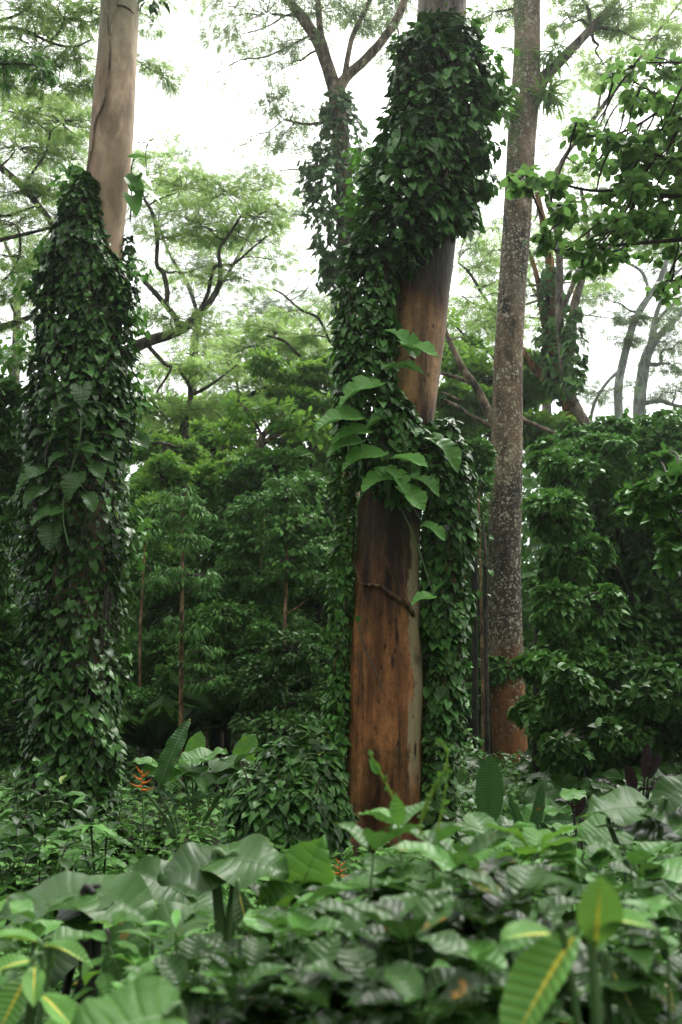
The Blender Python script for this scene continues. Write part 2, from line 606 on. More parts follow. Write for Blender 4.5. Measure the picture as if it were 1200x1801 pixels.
def bark_mat(name, base, dark, light, stretch=.18, scale=6.0, moss=None, moss_amt=.0, spots=None, spot_amt=.0, rough=.8, bands=(), streak=.6, strip=None, crack=.0, spec=.3, bump=.5, left_moss=None, pits=None, mottle=.8):
    """bands = (z low, z high, soft, colour, amount): stained stretches of the trunk, z in metres above the foot"""
    m, t = mat(name)
    oc = t.n('ShaderNodeTexCoord').outputs['Object']
    sep = t.n('ShaderNodeSeparateXYZ')
    t.l(oc, sep.inputs[0])
    z = sep.outputs[2]
    st = t.mapping(oc, (1, 1, stretch))
    n1 = t.noise(st, scale, 6, .62, .3)
    n2 = t.noise(st, scale * 3.7, 5, .65)
    n3 = t.noise(t.mapping(oc, (1, 1, .5)), scale * .35, 4, .6, .4)
    col = t.ramp(n1, [(.39, dark), (.5, base), (.62, light)])
    col = t.mix(t.math('MULTIPLY', t.math('SUBTRACT', n2, .45), 1.6, clamp=True), col, t.mix(.6, col, dark))
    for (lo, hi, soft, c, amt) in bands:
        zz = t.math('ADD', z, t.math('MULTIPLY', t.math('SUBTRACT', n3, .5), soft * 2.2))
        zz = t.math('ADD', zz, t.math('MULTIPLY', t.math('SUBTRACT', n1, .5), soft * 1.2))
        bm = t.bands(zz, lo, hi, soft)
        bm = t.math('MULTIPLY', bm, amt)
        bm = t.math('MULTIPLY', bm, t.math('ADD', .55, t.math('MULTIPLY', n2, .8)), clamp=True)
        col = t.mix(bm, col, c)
    va = t.ramp(n1, [(.36, (.38, .36, .34)), (.47, (.85, .85, .85)), (.56, (1.15, 1.12, 1.08)), (.66, (1.6, 1.5, 1.4))])
    vb = t.ramp(t.noise(t.mapping(oc, (1, 1, .7), (7, 3, 1)), scale * 3.2, 8, .78), [(.36, (.55, .54, .53)), (.5, (1, 1, 1)), (.64, (1.3, 1.28, 1.25))])
    col = t.mix(mottle, col, t.mix(1.0, t.mix(1.0, col, va, 'MULTIPLY'), vb, 'MULTIPLY'))
    if streak:
        ns = t.noise(t.mapping(oc, (1, 1, .05), (3, 1, 0)), scale * 1.6, 5, .7)
        sm = t.math('MULTIPLY', t.math('SUBTRACT', ns, .54), 7.0, clamp=True)
        col = t.mix(t.math('MULTIPLY', sm, streak), col, dark)
    if strip:
        # a long scar of pale bare wood on one flank: strip = (u0, u1, z0, z1, colour)
        uv = t.n('ShaderNodeUVMap', uv_map='UVMap').outputs[0]
        su = t.n('ShaderNodeSeparateXYZ')
        t.l(uv, su.inputs[0])
        uu = t.math('ADD', su.outputs[0], t.math('MULTIPLY', t.math('SUBTRACT', t.noise(t.mapping(oc, (1, 1, .35)), 4.0, 6, .65), .5), .16))
        uu = t.math('ADD', uu, t.math('MULTIPLY', t.math('SUBTRACT', z, strip[2]), -.006))
        a = t.bands(uu, strip[0], strip[1], .007)
        zb = t.bands(z, strip[2], strip[3], .3)
        sc = t.mix(t.math('MULTIPLY', n2, 1.0), strip[4], t.mix(.55, strip[4], dark))
        col = t.mix(t.math('MULTIPLY', a, zb), col, sc)
    if moss:
        mn = t.noise(oc, 2.6, 6, .65)
        mm = t.math('MULTIPLY', t.math('SUBTRACT', mn, 1 - moss_amt), 7.0, clamp=True)
        col = t.mix(t.math('MULTIPLY', mm, .75), col, moss)
    if left_moss:
        uv = t.n('ShaderNodeUVMap', uv_map='UVMap').outputs[0]
        su = t.n('ShaderNodeSeparateXYZ')
        t.l(uv, su.inputs[0])
        a = t.bands(su.outputs[0], left_moss[0], left_moss[1], .06)
        zb = t.bands(z, left_moss[2], left_moss[3], 1.2)
        nn = t.math('MULTIPLY', t.math('SUBTRACT', t.noise(oc, 3.0, 6, .7), .42), 7.0, clamp=True)
        col = t.mix(t.math('MULTIPLY', t.math('MULTIPLY', a, zb), nn), col, left_moss[4])
    if pits:
        for sc_, zs in ((6.0, .28), (11.0, .45), (26.0, .7)):
            vo = t.n('ShaderNodeTexVoronoi')
            vo.inputs['Scale'].default_value = sc_
            t.l(t.mapping(oc, (1, 1, zs)), vo.inputs['Vector'])
            sepc = t.n('ShaderNodeSeparateColor')
            t.l(vo.outputs['Color'], sepc.inputs[0])
            on = t.math('GREATER_THAN', sepc.outputs[1], .55)
            s = t.math('MULTIPLY', t.math('SUBTRACT', .2, vo.outputs['Distance']), 9.0, clamp=True)
            col = t.mix(t.math('MULTIPLY', t.math('MULTIPLY', s, on), pits), col, dark)
    if spots:
        patch = t.math('MULTIPLY', t.math('SUBTRACT', t.noise(t.mapping(oc, (1, 1, .6), (2, 5, 1)), 1.5, 5, .65), .40), 6.0, clamp=True)
        for sc_, th in ((5.5, .30), (10.0, .34), (19.0, .37)):
            vo = t.n('ShaderNodeTexVoronoi')
            vo.inputs['Scale'].default_value = sc_
            wob = t.n('ShaderNodeVectorMath', operation='ADD')
            no = t.n('ShaderNodeTexNoise')
            no.inputs['Scale'].default_value = sc_ * 1.2
            t.l(oc, no.inputs['Vector'])
            sv = t.n('ShaderNodeVectorMath', operation='SCALE')
            t.l(no.outputs['Color'], sv.inputs[0])
            sv.inputs['Scale'].default_value = .9 / sc_
            t.l(oc, wob.inputs[0])
            t.l(sv.outputs[0], wob.inputs[1])
            t.l(wob.outputs[0], vo.inputs['Vector'])
            sepc = t.n('ShaderNodeSeparateColor')
            t.l(vo.outputs['Color'], sepc.inputs[0])
            on = t.math('GREATER_THAN', t.math('ADD', sepc.outputs[0], t.math('MULTIPLY', t.math('SUBTRACT', n3, .5), 1.3)), 1 - spot_amt)
            zf = t.math('MULTIPLY', t.math('SUBTRACT', z, spots[1]), .7, clamp=True)
            s = t.math('MULTIPLY', t.math('SUBTRACT', th, vo.outputs['Distance']), 14.0, clamp=True)
            s = t.math('MULTIPLY', t.math('MULTIPLY', t.math('MULTIPLY', s, on), zf), t.math('ADD', .3, patch, clamp=True))
            col = t.mix(t.math('MULTIPLY', s, .85), col, t.mix(n2, spots[0], spots[2]))
    b = t.n('ShaderNodeBsdfPrincipled')
    t.l(col, b.inputs['Base Color'])
    b.inputs['Roughness'].default_value = rough
    b.inputs['Specular IOR Level'].default_value = spec
    h = t.math('ADD', t.math('MULTIPLY', n1, .6), t.math('MULTIPLY', n2, .5))
    if crack:
        cr = t.noise(t.mapping(oc, (.35, .35, 2.2)), scale * 1.5, 4, .7, .5)
        cm = t.math('MULTIPLY', t.math('SUBTRACT', cr, .6), 8.0, clamp=True)
        h = t.math('SUBTRACT', h, t.math('MULTIPLY', cm, crack))
    bp = t.n('ShaderNodeBump')
    bp.inputs['Strength'].default_value = bump
    bp.inputs['Distance'].default_value = .03
    t.l(h, bp.inputs['Height'])
    t.l(bp.outputs[0], b.inputs['Normal'])
    out = t.n('ShaderNodeOutputMaterial')
    t.l(b.outputs[0], out.inputs['Surface'])
    return m


def plain_mat(name, col, rough=.6, var=.3, scale=20.0, spec=.3):
    m, t = mat(name)
    oc = t.n('ShaderNodeTexCoord').outputs['Object']
    n = t.noise(oc, scale, 4)
    c = t.mix(n, tuple(q * (1 - var) for q in col), tuple(min(1, q * (1 + var)) for q in col))
    b = t.n('ShaderNodeBsdfPrincipled')
    t.l(c, b.inputs['Base Color'])
    b.inputs['Roughness'].default_value = rough
    b.inputs['Specular IOR Level'].default_value = spec
    out = t.n('ShaderNodeOutputMaterial')
    t.l(b.outputs[0], out.inputs['Surface'])
    return m


M = {}
M['vine'] = leaf_mat('vine leaf', (.009, .030, .009), (.038, .100, .026), (.11, .235, .058), 0.27, .14, (.06, .16, .02), rib=(.07, .14, .06), rib_w=.025, spec=0.21, yellow=.012)
M['vine_cool'] = leaf_mat('vine leaf cool', (.014, .046, .016), (.064, .160, .052), (.17, .33, .115), 0.27, .14, (.06, .15, .03), rib=(.10, .17, .09), rib_w=.03, nveins=5, vein=(.06, .12, .06), vein_mix=.4, spec=0.21)
M['vine_bright'] = leaf_mat('vine leaf young', (.05, .13, .02), (.10, .24, .03), (.17, .34, .04), 0.31, .3, (.16, .36, .03), spec=0.20)
M['pothos_dark'] = leaf_mat('shaded pothos leaf', (.022, .070, .018), (.036, .105, .024), (.07, .17, .034), 0.24, .22, (.12, .28, .05), rib=(.12, .24, .08), rib_w=.03, nveins=9, vein=(.12, .24, .06), vein_mix=.4, spec=0.42)  # darker copy of the pothos leaf, shade put into its colour
M['pothos'] = leaf_mat('pothos leaf', (.07, .18, .04), (.11, .26, .055), (.17, .35, .07), 0.24, .22, (.15, .34, .05), rib=(.16, .30, .12), rib_w=.035, nveins=9, vein=(.22, .34, .08), vein_mix=.55, spec=0.21, spots=(.30, .36, .08))
M['lacy'] = leaf_mat('feathery leaf', (.10, .17, .06), (.17, .26, .085), (.25, .36, .11), .5, .66, (.60, .78, .28), spec=0.12)
M['vine_misty'] = leaf_mat('pale vine leaf', (.05, .10, .05), (.10, .17, .085), (.17, .26, .13), .45, .3, (.25, .36, .18), spec=.2)  # haze in front of the forked tree put into the leaf colour
M['lacy_pale'] = leaf_mat('pale feathery leaf', (.12, .17, .11), (.18, .24, .15), (.26, .33, .20), .5, .5, (.45, .55, .32), spec=0.14)  # paleness of distance haze put into the leaf colour
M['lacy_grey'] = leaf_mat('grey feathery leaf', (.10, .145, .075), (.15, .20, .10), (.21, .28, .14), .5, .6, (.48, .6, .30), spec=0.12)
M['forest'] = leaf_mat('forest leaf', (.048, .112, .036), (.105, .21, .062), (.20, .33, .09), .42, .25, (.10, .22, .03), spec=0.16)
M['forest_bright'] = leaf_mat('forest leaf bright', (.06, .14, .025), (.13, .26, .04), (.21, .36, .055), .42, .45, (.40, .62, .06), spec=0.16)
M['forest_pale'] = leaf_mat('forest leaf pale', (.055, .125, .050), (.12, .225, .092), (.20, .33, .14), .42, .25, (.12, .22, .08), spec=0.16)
M['forest_dark'] = leaf_mat('forest leaf dark', (.022, .058, .018), (.052, .120, .034), (.10, .20, .052), .4, .2, (.06, .14, .02), spec=0.14)  # shade of the hollow thickets put into the leaf colour
M['hedge'] = leaf_mat('shrub leaf', (.032, .086, .020), (.085, .20, .040), (.17, .33, .058), 0.27, .22, (.11, .26, .03), spec=0.14, rib=(.09, .18, .06), rib_w=.03)
M['round'] = leaf_mat('round leaf', (.022, .064, .018), (.050, .125, .034), (.11, .23, .060), .4, .48, (.28, .52, .12), spec=0.16)
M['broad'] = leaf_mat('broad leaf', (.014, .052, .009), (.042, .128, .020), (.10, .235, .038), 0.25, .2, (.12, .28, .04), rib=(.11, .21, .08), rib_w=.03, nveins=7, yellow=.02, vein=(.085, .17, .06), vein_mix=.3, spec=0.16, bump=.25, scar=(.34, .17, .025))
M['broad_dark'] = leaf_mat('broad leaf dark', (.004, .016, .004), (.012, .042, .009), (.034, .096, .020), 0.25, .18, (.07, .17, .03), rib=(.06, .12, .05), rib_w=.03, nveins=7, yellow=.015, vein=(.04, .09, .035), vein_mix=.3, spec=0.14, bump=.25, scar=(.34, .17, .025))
M['broad_bright'] = leaf_mat('broad leaf bright', (.04, .12, .018), (.065, .175, .024), (.11, .25, .034), 0.29, .3, (.22, .46, .03), rib=(.17, .32, .08), rib_w=.03, nveins=7, vein=(.13, .27, .05), vein_mix=.5, spec=0.13, bump=.5)
M['taro'] = leaf_mat('elephant ear leaf', (.012, .045, .012), (.024, .078, .020), (.046, .122, .032), 0.23, .2, (.12, .28, .05), rib=(.11, .20, .09), rib_w=.022, nveins=9, vein=(.085, .16, .07), vein_mix=.2, spec=0.16, edge=(.30, .21, .03), spots=(.06, .13, .05), bump=.2, scar=(.34, .17, .025))
M['taro_bright'] = leaf_mat('elephant ear leaf young', (.06, .15, .03), (.085, .21, .035), (.13, .27, .05), 0.27, .35, (.22, .46, .04), rib=(.18, .33, .10), rib_w=.022, nveins=9, vein=(.14, .28, .07), vein_mix=.4, spec=0.21, bump=.4, scar=(.34, .17, .025))
M['croton'] = leaf_mat('striped croton leaf', (.09, .21, .018), (.13, .28, .024), (.17, .34, .03), 0.25, .25, (.22, .42, .03), rib=(.78, .68, .06), rib_w=.075, nveins=13, vein=(.30, .38, .06), vein_mix=.6, spec=0.24, bump=.4)
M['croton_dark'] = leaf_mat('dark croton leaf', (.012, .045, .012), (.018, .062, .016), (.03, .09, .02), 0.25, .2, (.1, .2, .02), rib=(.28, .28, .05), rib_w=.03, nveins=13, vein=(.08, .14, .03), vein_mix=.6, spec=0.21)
M['banana'] = leaf_mat('banana leaf', (.014, .042, .022), (.022, .062, .030), (.040, .095, .042), 0.27, .22, (.07, .17, .04), rib=(.08, .15, .06), rib_w=.03, nveins=26, vein=(.04, .09, .04), vein_mix=.3, spec=0.08, bump=.5, scar=(.34, .17, .025))
M['ti'] = leaf_mat('dark red ti leaf', (.007, .0055, .0065), (.013, .009, .011), (.028, .017, .021), 0.25, .15, (.07, .02, .03), rib=(.06, .03, .04), rib_w=.03, nveins=20, vein=(.04, .02, .025), vein_mix=.5, spec=0.21)
M['fern'] = leaf_mat('fern frond', (.022, .06, .018), (.036, .09, .024), (.06, .14, .03), .45, .25, (.1, .22, .03), spec=0.14)
M['yellow_rib'] = plain_mat('yellow leaf rib', (.55, .50, .07), .45, .2)
M['petiole'] = plain_mat('leaf stalk', (.07, .14, .04), .45, .3)
M['tendril'] = plain_mat('young tendril', (.20, .32, .03), .45, .25)
M['woody'] = plain_mat('woody stem', (.05, .038, .024), .8, .45, 30)
M['darkstem'] = plain_mat('dark stem', (.018, .018, .012), .6, .4, 30)
M['flower'] = plain_mat('orange bract', (.75, .17, .015), .4, .2, 12)
M['flower_tip'] = plain_mat('yellow bract tip', (.62, .36, .03), .4, .2, 12)
M['twig'] = plain_mat('grey twig', (.10, .085, .065), .85, .3, 15)
M['twig_dark'] = plain_mat('dark twig', (.045, .036, .028), .85, .3, 15)
M['liana'] = bark_mat('liana bark', (.10, .055, .028), (.035, .020, .012), (.20, .12, .06), .4, 18, streak=.3)
M['limb_pale'] = bark_mat('pale limb bark', (.17, .125, .085), (.07, .05, .035), (.30, .24, .17), .5, 5, moss=(.07, .10, .03), moss_amt=.42, streak=.2)
M['limb_grey'] = bark_mat('grey limb bark', (.14, .12, .095), (.06, .05, .04), (.24, .21, .17), .4, 4, moss=(.08, .10, .04), moss_amt=.4, streak=.3)
M['misty_bark'] = bark_mat('haze-paled grey bark', (.30, .31, .30), (.20, .21, .20), (.40, .41, .40), .4, 4, streak=.1, mottle=.4)  # mist over the far right trees is put into this pale bark colour
M['limb_dark'] = bark_mat('dark limb bark', (.05, .042, .033), (.02, .017, .013), (.10, .085, .065), .4, 4, moss=(.04, .06, .02), moss_amt=.4, streak=.3)
M['sapling'] = bark_mat('sapling bark', (.20, .12, .06), (.09, .05, .03), (.30, .20, .11), .3, 14, streak=.3)
M['orange_bark'] = bark_mat('orange bark', (.26, .11, .04), (.10, .045, .02), (.36, .18, .08), .3, 5, streak=.4)

# ---------------------------------------------------------------- helpers in photograph terms
def pxpath(lst, Y, dY=None):
    """[(px, py, width px)] -> places and radii; dY = extra depth per entry"""
    pts, rad = [], []
    for k, q in enumerate(lst):
        y = Y + (dY[k] if dY else 0)
        p = P(q[0], q[1], y)
        pts.append(p)
        rad.append(q[2] * .5 * mpp(p) if len(q) > 2 else 0.02)
    return np.array(pts), np.array(rad)


def pxrad(lst, Y, dY=None):
    """like pxpath, with half widths given"""
    p, r = pxpath(lst, Y, dY)
    return p, r * 2


def trunk_tube(mb, lst, Y, sides=20, amp=.05, freq=1.2, seed=0, n=70, dY=None, cap=True):
    pts, rad = pxpath(lst, Y, dY)
    p, r = spline(pts, n, rad)
    tube(mb, p, r, sides, amp, freq, seed, cap)
    return p, r


def limb(mb, lst, Y, sides=8, seed=0, dY=None, amp=.08):
    pts, rad = pxpath(lst, Y, dY)
    p, r = spline(pts, (len(lst) - 1) * 7 + 1, rad)
    tube(mb, p, r, sides, amp, 2.5, seed)
    return p, r


# ================================================================ the central trunk
YC = 11.0
cen = [(670, 1560, 146), (672, 1500, 132), (675, 1400, 127), (680, 1200, 127), (681, 1050, 116), (684, 950, 112), (690, 870, 110),
       (706, 770, 106), (722, 650, 106), (736, 550, 104), (749, 440, 100), (759, 340, 96), (770, 180, 90), (778, 20, 84), (783, -120, 80), (790, -420, 74)]
base_c = P(672, 1528, YC)
base_c[2] = gz(base_c[0], YC) - .03
zc = lambda py: P(690, py, YC)[2] - base_c[2]
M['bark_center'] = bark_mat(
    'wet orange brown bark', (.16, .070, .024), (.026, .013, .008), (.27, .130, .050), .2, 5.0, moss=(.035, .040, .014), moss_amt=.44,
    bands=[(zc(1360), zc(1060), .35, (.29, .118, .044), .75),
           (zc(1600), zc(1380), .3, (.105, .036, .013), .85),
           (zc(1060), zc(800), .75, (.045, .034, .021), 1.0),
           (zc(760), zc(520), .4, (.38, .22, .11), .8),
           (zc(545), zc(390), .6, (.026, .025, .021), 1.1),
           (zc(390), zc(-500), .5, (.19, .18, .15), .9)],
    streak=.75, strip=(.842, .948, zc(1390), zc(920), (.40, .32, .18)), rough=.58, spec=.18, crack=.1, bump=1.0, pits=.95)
T = thing('vine_clad_tree', 'thick orange-brown wet trunk in the middle, half wrapped in dark vines', 'tree', base_c)
mb = MB()
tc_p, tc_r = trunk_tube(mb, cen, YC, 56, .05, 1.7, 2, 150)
# flaring root ridges at the foot
for a0, L, rr in ((-2.35, .85, .20), (-1.1, .5, .16), (-.3, .6, .17), (2.2, .7, .18), (.9, .6, .17)):
    s = np.array([base_c[0], YC, base_c[2] + .62])
    d = np.array([math.cos(a0), math.sin(a0), 0])
    pts = [s + d * .24, s + d * .40 - [0, 0, .33], s + d * (.36 + L * .45) - [0, 0, .52], s + d * (.36 + L) - [0, 0, .72]]
    p, r = spline(pts, 16, [rr * .8, rr, rr * .75, rr * .35])
    tube(mb, p, r, 12, .06, 3, 4)
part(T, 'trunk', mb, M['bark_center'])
mb = MB()
for k, (a, b) in enumerate((((705, -380), (560, -560)), ((850, -380), (1000, -600)))):
    p0 = P(790, -330, YC)
    p1 = P(b[0], b[1], YC + 1.5)
    pth = crooked(p0, p1, 6, .1)
    tube(mb, pth, np.linspace(.2, .07, len(pth)), 8, .05, 2)
part(T, 'limb', mb, M['limb_grey'])
AV_C = (tc_p, tc_r)


def front(px, py, off=.02, trunk=AV_C, Y=YC):
    """the place on the trunk's skin seen at this pixel"""
    tp, tr = trunk
    p = P(px, py, Y)
    for _ in range(4):
        j = np.argmin(np.abs(tp[:, 2] - p[2]))
        dx = np.clip(p[0] - tp[j, 0], -tr[j] * .999, tr[j] * .999)
        y = tp[j, 1] - math.sqrt(max(tr[j] ** 2 - dx ** 2, 0)) - off
        p = P(px, py, y)
    return p


# creeping root that crosses the trunk, and a dead twig of vine below it
mb = MB()
pts = [front(x, y, .022) for x, y in ((623, 975), (628, 1005), (635, 1026), (652, 1029), (668, 1031), (683, 1042), (700, 1053), (715, 1060), (722, 1072), (730, 1084))]
p, r = spline(pts, 60, [.011, .013, .016, .019, .022, .025, .027, .03, .03, .022])
tube(mb, p, r, 8, .12, 12, 3)
o = mb.build('creeping_root', M['liana'], None, tuple(pts[0]))
o['label'] = 'brown creeping root crossing the bare face of the middle trunk'
o['category'] = 'root'
T = thing('climbing_sprig', 'thin dry vine twig with one round leaf, stuck low on the middle trunk', 'vine', front(676, 1222, .012))
mb = MB()
pts = [front(x, y, .012) for x, y in ((629, 1092), (634, 1115), (641, 1140), (652, 1163), (662, 1184), (670, 1203), (677, 1224))]
p, r = spline(pts, 40, [.004, .006, .007, .008, .008, .007, .004])
tube(mb, p, r, 6, .1, 20, 3)
part(T, 'stem', mb, M['twig'])
mb = MB()
one_leaf(mb, T_ROUND[0], front(629, 1094, .02), (.1, -.5, .6), (0, -.8, .4), .085, .95, .8)
part(T, 'leaf', mb, M['hedge'])


def stems(mb, pts, radii, n, avoid=None, rad=(.006, .016), seed=0):
    """climbing stems that wander up inside a vine"""
    p, rr = spline(pts, 40, radii)
    t, X, Yv = frames(p)
    for k in range(n):
        ph0 = rng.random() * 2 * PI
        w = rng.normal(0, 1.2)
        a, b = sorted(rng.integers(0, 39, 2))
        if b - a < 12:
            a, b = 2, 37
        j = np.arange(a, b, 2)
        ph = ph0 + w * np.linspace(0, 1, len(j)) + rng.normal(0, .12, len(j))
        q = p[j] + (X[j] * np.cos(ph)[:, None] + Yv[j] * np.sin(ph)[:, None]) * (rr[j] * .72)[:, None]
        q = spline(q, len(q) * 3)
        tube(mb, q, rng.uniform(*rad), 5, cap=False)


def trailing(mb, lf, p0, L, n=14, size=.05, tpl=T_HEART, lr=None):
    """a loose thin runner that hangs off a vine, with small leaves"""
    q = [np.asarray(p0, float)]
    d = np.array([rng.normal(0, .4), -.25, -.8])
    for k in range(7):
        d = d + np.array([rng.normal(0, .35), rng.normal(0, .12), rng.normal(-.05, .2)])
        q.append(q[-1] + unit(d) * L / 7)
    p = spline(q, 30)
    tube(mb, p, .0035, 4, cap=False)
    i = rng.integers(2, 30, n)
    leaves(lf, tpl, p[i], rng.normal(0, .6, (n, 3)) + [0, -.3, -.5], rng.normal(0, .3, (n, 3)) + [0, -.5, .8], rng.uniform(.7, 1.2, n) * size, lr)


# ---- the vine on the central trunk: upper mass and the neck that crosses the trunk
T = thing('climbing_vine', 'large-leaved dark vine wrapping the upper half of the middle trunk', 'vine', front(690, 860, .05))
lf, st, yg = MB(), MB(), MB()
sl = [(782, 48, 34), (778, 78, 70), (771, 125, 92), (768, 200, 100), (756, 270, 97), (740, 330, 94), (718, 375, 92), (690, 420, 74), (672, 460, 58)]
pp, rr = pxrad(sl, YC, [0, -.05, -.1, -.1, -.1, -.15, -.2, -.3, -.4])
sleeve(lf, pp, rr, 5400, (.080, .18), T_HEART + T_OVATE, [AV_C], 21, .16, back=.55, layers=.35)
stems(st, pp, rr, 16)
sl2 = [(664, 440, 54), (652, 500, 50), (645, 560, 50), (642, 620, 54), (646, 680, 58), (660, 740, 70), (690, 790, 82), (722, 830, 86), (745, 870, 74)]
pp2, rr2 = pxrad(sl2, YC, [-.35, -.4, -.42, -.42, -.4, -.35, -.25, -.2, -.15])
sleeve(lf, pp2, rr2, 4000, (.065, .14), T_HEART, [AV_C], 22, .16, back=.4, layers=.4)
stems(st, pp2, rr2, 12)
# right skirt leaves on the upper mass, hanging clear of the trunk
for (x, y, rx, ry, n) in ((842, 250, 28, 60, 160), (835, 320, 30, 40, 130), (818, 370, 30, 30, 100), (800, 405, 26, 26, 70), (865, 150, 16, 50, 80)):
    c = P(x, y, YC - .1)
    s = mpp(c)
    clump(lf, c, (rx * s, .35, ry * s), n, (.09, .15), T_HEART, hang=.9, upn=.6, twigs=st)
part(T, 'foliage', lf, M['vine_cool'])
part(T, 'stem', st, M['liana'])
for (x, y, rx, ry, n) in ((792, 52, 50, 20, 240), (860, 130, 26, 50, 190), (705, 110, 30, 30, 110), (640, 300, 12, 50, 90), (632, 380, 10, 40, 80), (618, 640, 14, 60, 110), (878, 190, 10, 30, 70)):
    c = P(x, y, YC + .15)
    s = mpp(c)
    clump(yg, c, (rx * s, .4, ry * s), n, (.06, .12), T_HEART, hang=.5, upn=.7)
part(T, 'young_foliage', yg, M['vine_bright'], 'fresh yellow-green leaf shoots at the rim of the vine')

# ---- the curtain of the same vine hanging down the right flank, and the thin fringe on the left
T = thing('climbing_vine', 'dense glossy vine curtain hanging down the right flank of the middle trunk', 'vine', P(780, 1480, YC))
T.location[2] = gz(T.location[0], YC)
lf, st = MB(), MB()
sl3 = [(772, 745, 32), (780, 800, 48), (784, 870, 56), (786, 950, 56), (782, 1020, 54), (782, 1100, 50), (780, 1180, 46), (773, 1260, 42), (768, 1340, 38), (764, 1420, 38), (762, 1500, 42)]
pp, rr = pxrad(sl3, YC, [-.1, -.1, -.05, 0, .05, .05, .05, .05, .05, .05, 0])
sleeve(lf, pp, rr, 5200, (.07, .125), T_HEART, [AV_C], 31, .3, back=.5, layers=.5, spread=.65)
stems(st, pp, rr, 14)
for k in range(8):
    j = rng.integers(2, 9)
    trailing(st, lf, pp[j] + [rng.uniform(.1, .3), -.2, 0], rng.uniform(.4, .9), 12, .06)
part(T, 'foliage', lf, M['vine_cool'])
part(T, 'stem', st, M['liana'])
T = thing('climbing_vine', 'narrow green vine fringe running down the left edge of the middle trunk', 'vine', P(600, 1470, YC))
T.location[2] = gz(T.location[0], YC)
lf, st = MB(), MB()
sl4 = [(608, 700, 22), (606, 780, 26), (604, 860, 27), (606, 940, 24), (603, 1020, 22), (600, 1100, 22), (597, 1180, 22), (596, 1260, 24), (594, 1340, 24), (596, 1440, 26)]
pp, rr = pxrad(sl4, YC, [-.0] * 10)
sleeve(lf, pp, rr, 2200, (.06, .11), T_HEART, [AV_C], 33, .35, back=.6, layers=.6, spread=.7)
stems(st, pp, rr, 6)
part(T, 'foliage', lf, M['hedge'])
part(T, 'stem', st, M['liana'])

# ---- big pothos leaves: a plant of its own that climbs among the vine
BIGH = [(0, .03, .04), (.05, .24, .20), (.14, .36, .22), (.28, .42, .14), (.45, .40, .06), (.62, .32, .02), (.78, .21, 0), (.9, .10, 0), (1, .006, 0)]


def split_st(n=34, cut=.45, seed=0, nl=6):
    rs = np.random.RandomState(seed)
    out = []
    for t, w, b in smooth_st(BIGH, n):
        k = (t * nl) % 1.0
        notch = 1.0
        if .2 < t < .8 and k > .8:
            notch = 1 - cut * rs.uniform(.6, 1.2)
        out.append((t, w * notch, b))
    return out


T_POTHOS = [blade(split_st(44, c, s, nl), .28, dr, 3, seed=s, shear=.5, wave=.05, waven=1.3, corr=.008, ncorr=9) for c, s, nl, dr in ((.28, 1, 5, .3), (.42, 2, 4, .45), (.18, 3, 5, .2))]


def pothos(name, label, specs, Y, trunk, base, stem_px, off=.30, k=1.25, mt='pothos'):
    T = thing(name, label, 'vine', base)
    st = MB()
    pts = [front(x, y, .03, trunk, Y) for x, y in stem_px]
    sp = spline(pts, 50)
    tube(st, sp, .014, 7, .08, 8)
    for (x, y, L, ax, ay, az, w) in specs:
        p = front(x, y, off + (.25 if Y < 12 and x < 665 else 0), trunk, Y)
        s = mpp(p)
        d = np.array([ax, ay, az], float)
        nr = np.array([ax * .2, -.62, .75])
        size = L * s * k
        b = p - unit(d) * size * .5
        j = np.argmin(np.linalg.norm(sp - b, axis=1))
        tube(st, spline([sp[j], (sp[j] + b) / 2 + [0, -.04, .07], b], 12), np.linspace(.010, .006, 12), 6, cap=False)
        m2 = MB()
        one_leaf(m2, random.choice(T_POTHOS), b, d, nr, size, w, rng.random())
        part(T, 'leaf', m2, M[mt])
    part(T, 'stem', st, M['petiole'])


pothos('pothos', 'pothos with big slit yellow-green leaves climbing the middle trunk', [
    (715, 597, 62, -.5, -.3, .8, .8), (738, 612, 66, 1, -.35, -.25, .85), (708, 640, 62, 1, -.5, .12, .5), (634, 678, 76, -1, -.3, -.2, .85),
    (595, 736, 80, -1, -.25, -.15, .85), (617, 762, 68, -1, -.3, -.2, .75), (668, 735, 58, -.9, -.5, -.3, .5), (640, 800, 76, -1, -.4, -.2, .85),
    (722, 808, 62, 1, -.5, -.2, .75), (785, 786, 72, .75, -.4, -.6, .8), (668, 842, 70, -.9, -.4, -.3, .9), (726, 872, 62, .6, -.45, -.6, .9),
    (764, 930, 46, .7, -.5, -.4, .8), (606, 780, 64, -1, -.35, -.25, .8), (700, 835, 56, .6, -.5, -.5, .8), (748, 845, 54, .9, -.4, -.3, .8), (745, 1050, 44, -.8, -.5, -.1, .7)], YC, AV_C, front(694, 850, .03),
    [(694, 870), (692, 800), (680, 740), (688, 680), (690, 620), (694, 570)], .62, 1.08)

# ================================================================ the left trunk
YL = 13.0
left = [(128, 1480, 118), (130, 1380, 104), (138, 1100, 96), (150, 800, 88), (162, 600, 84), (172, 465, 82), (182, 380, 78), (191, 300, 75), (199, 200, 74), (206, 100, 69), (212, 0, 67), (218, -120, 64), (226, -420, 58)]
base_l = P(128, 1440, YL)
base_l[2] = gz(base_l[0], YL) - .03
zl = lambda py: P(180, py, YL)[2] - base_l[2]
M['bark_left'] = bark_mat('smooth tan bark', (.44, .31, .20), (.31, .22, .14), (.54, .41, .28), .35, 3.2, moss=(.17, .20, .09), moss_amt=.36,
                          bands=[(zl(150), zl(-600), 1.0, (.24, .25, .15), .8), (zl(520), zl(240), .5, (.40, .275, .175), .6)], streak=.12, rough=.7, bump=.3, mottle=.35)
T = thing('vine_clad_tree', 'pale smooth tan trunk rising from a tall cone of vines at the left', 'tree', base_l)
mb = MB()
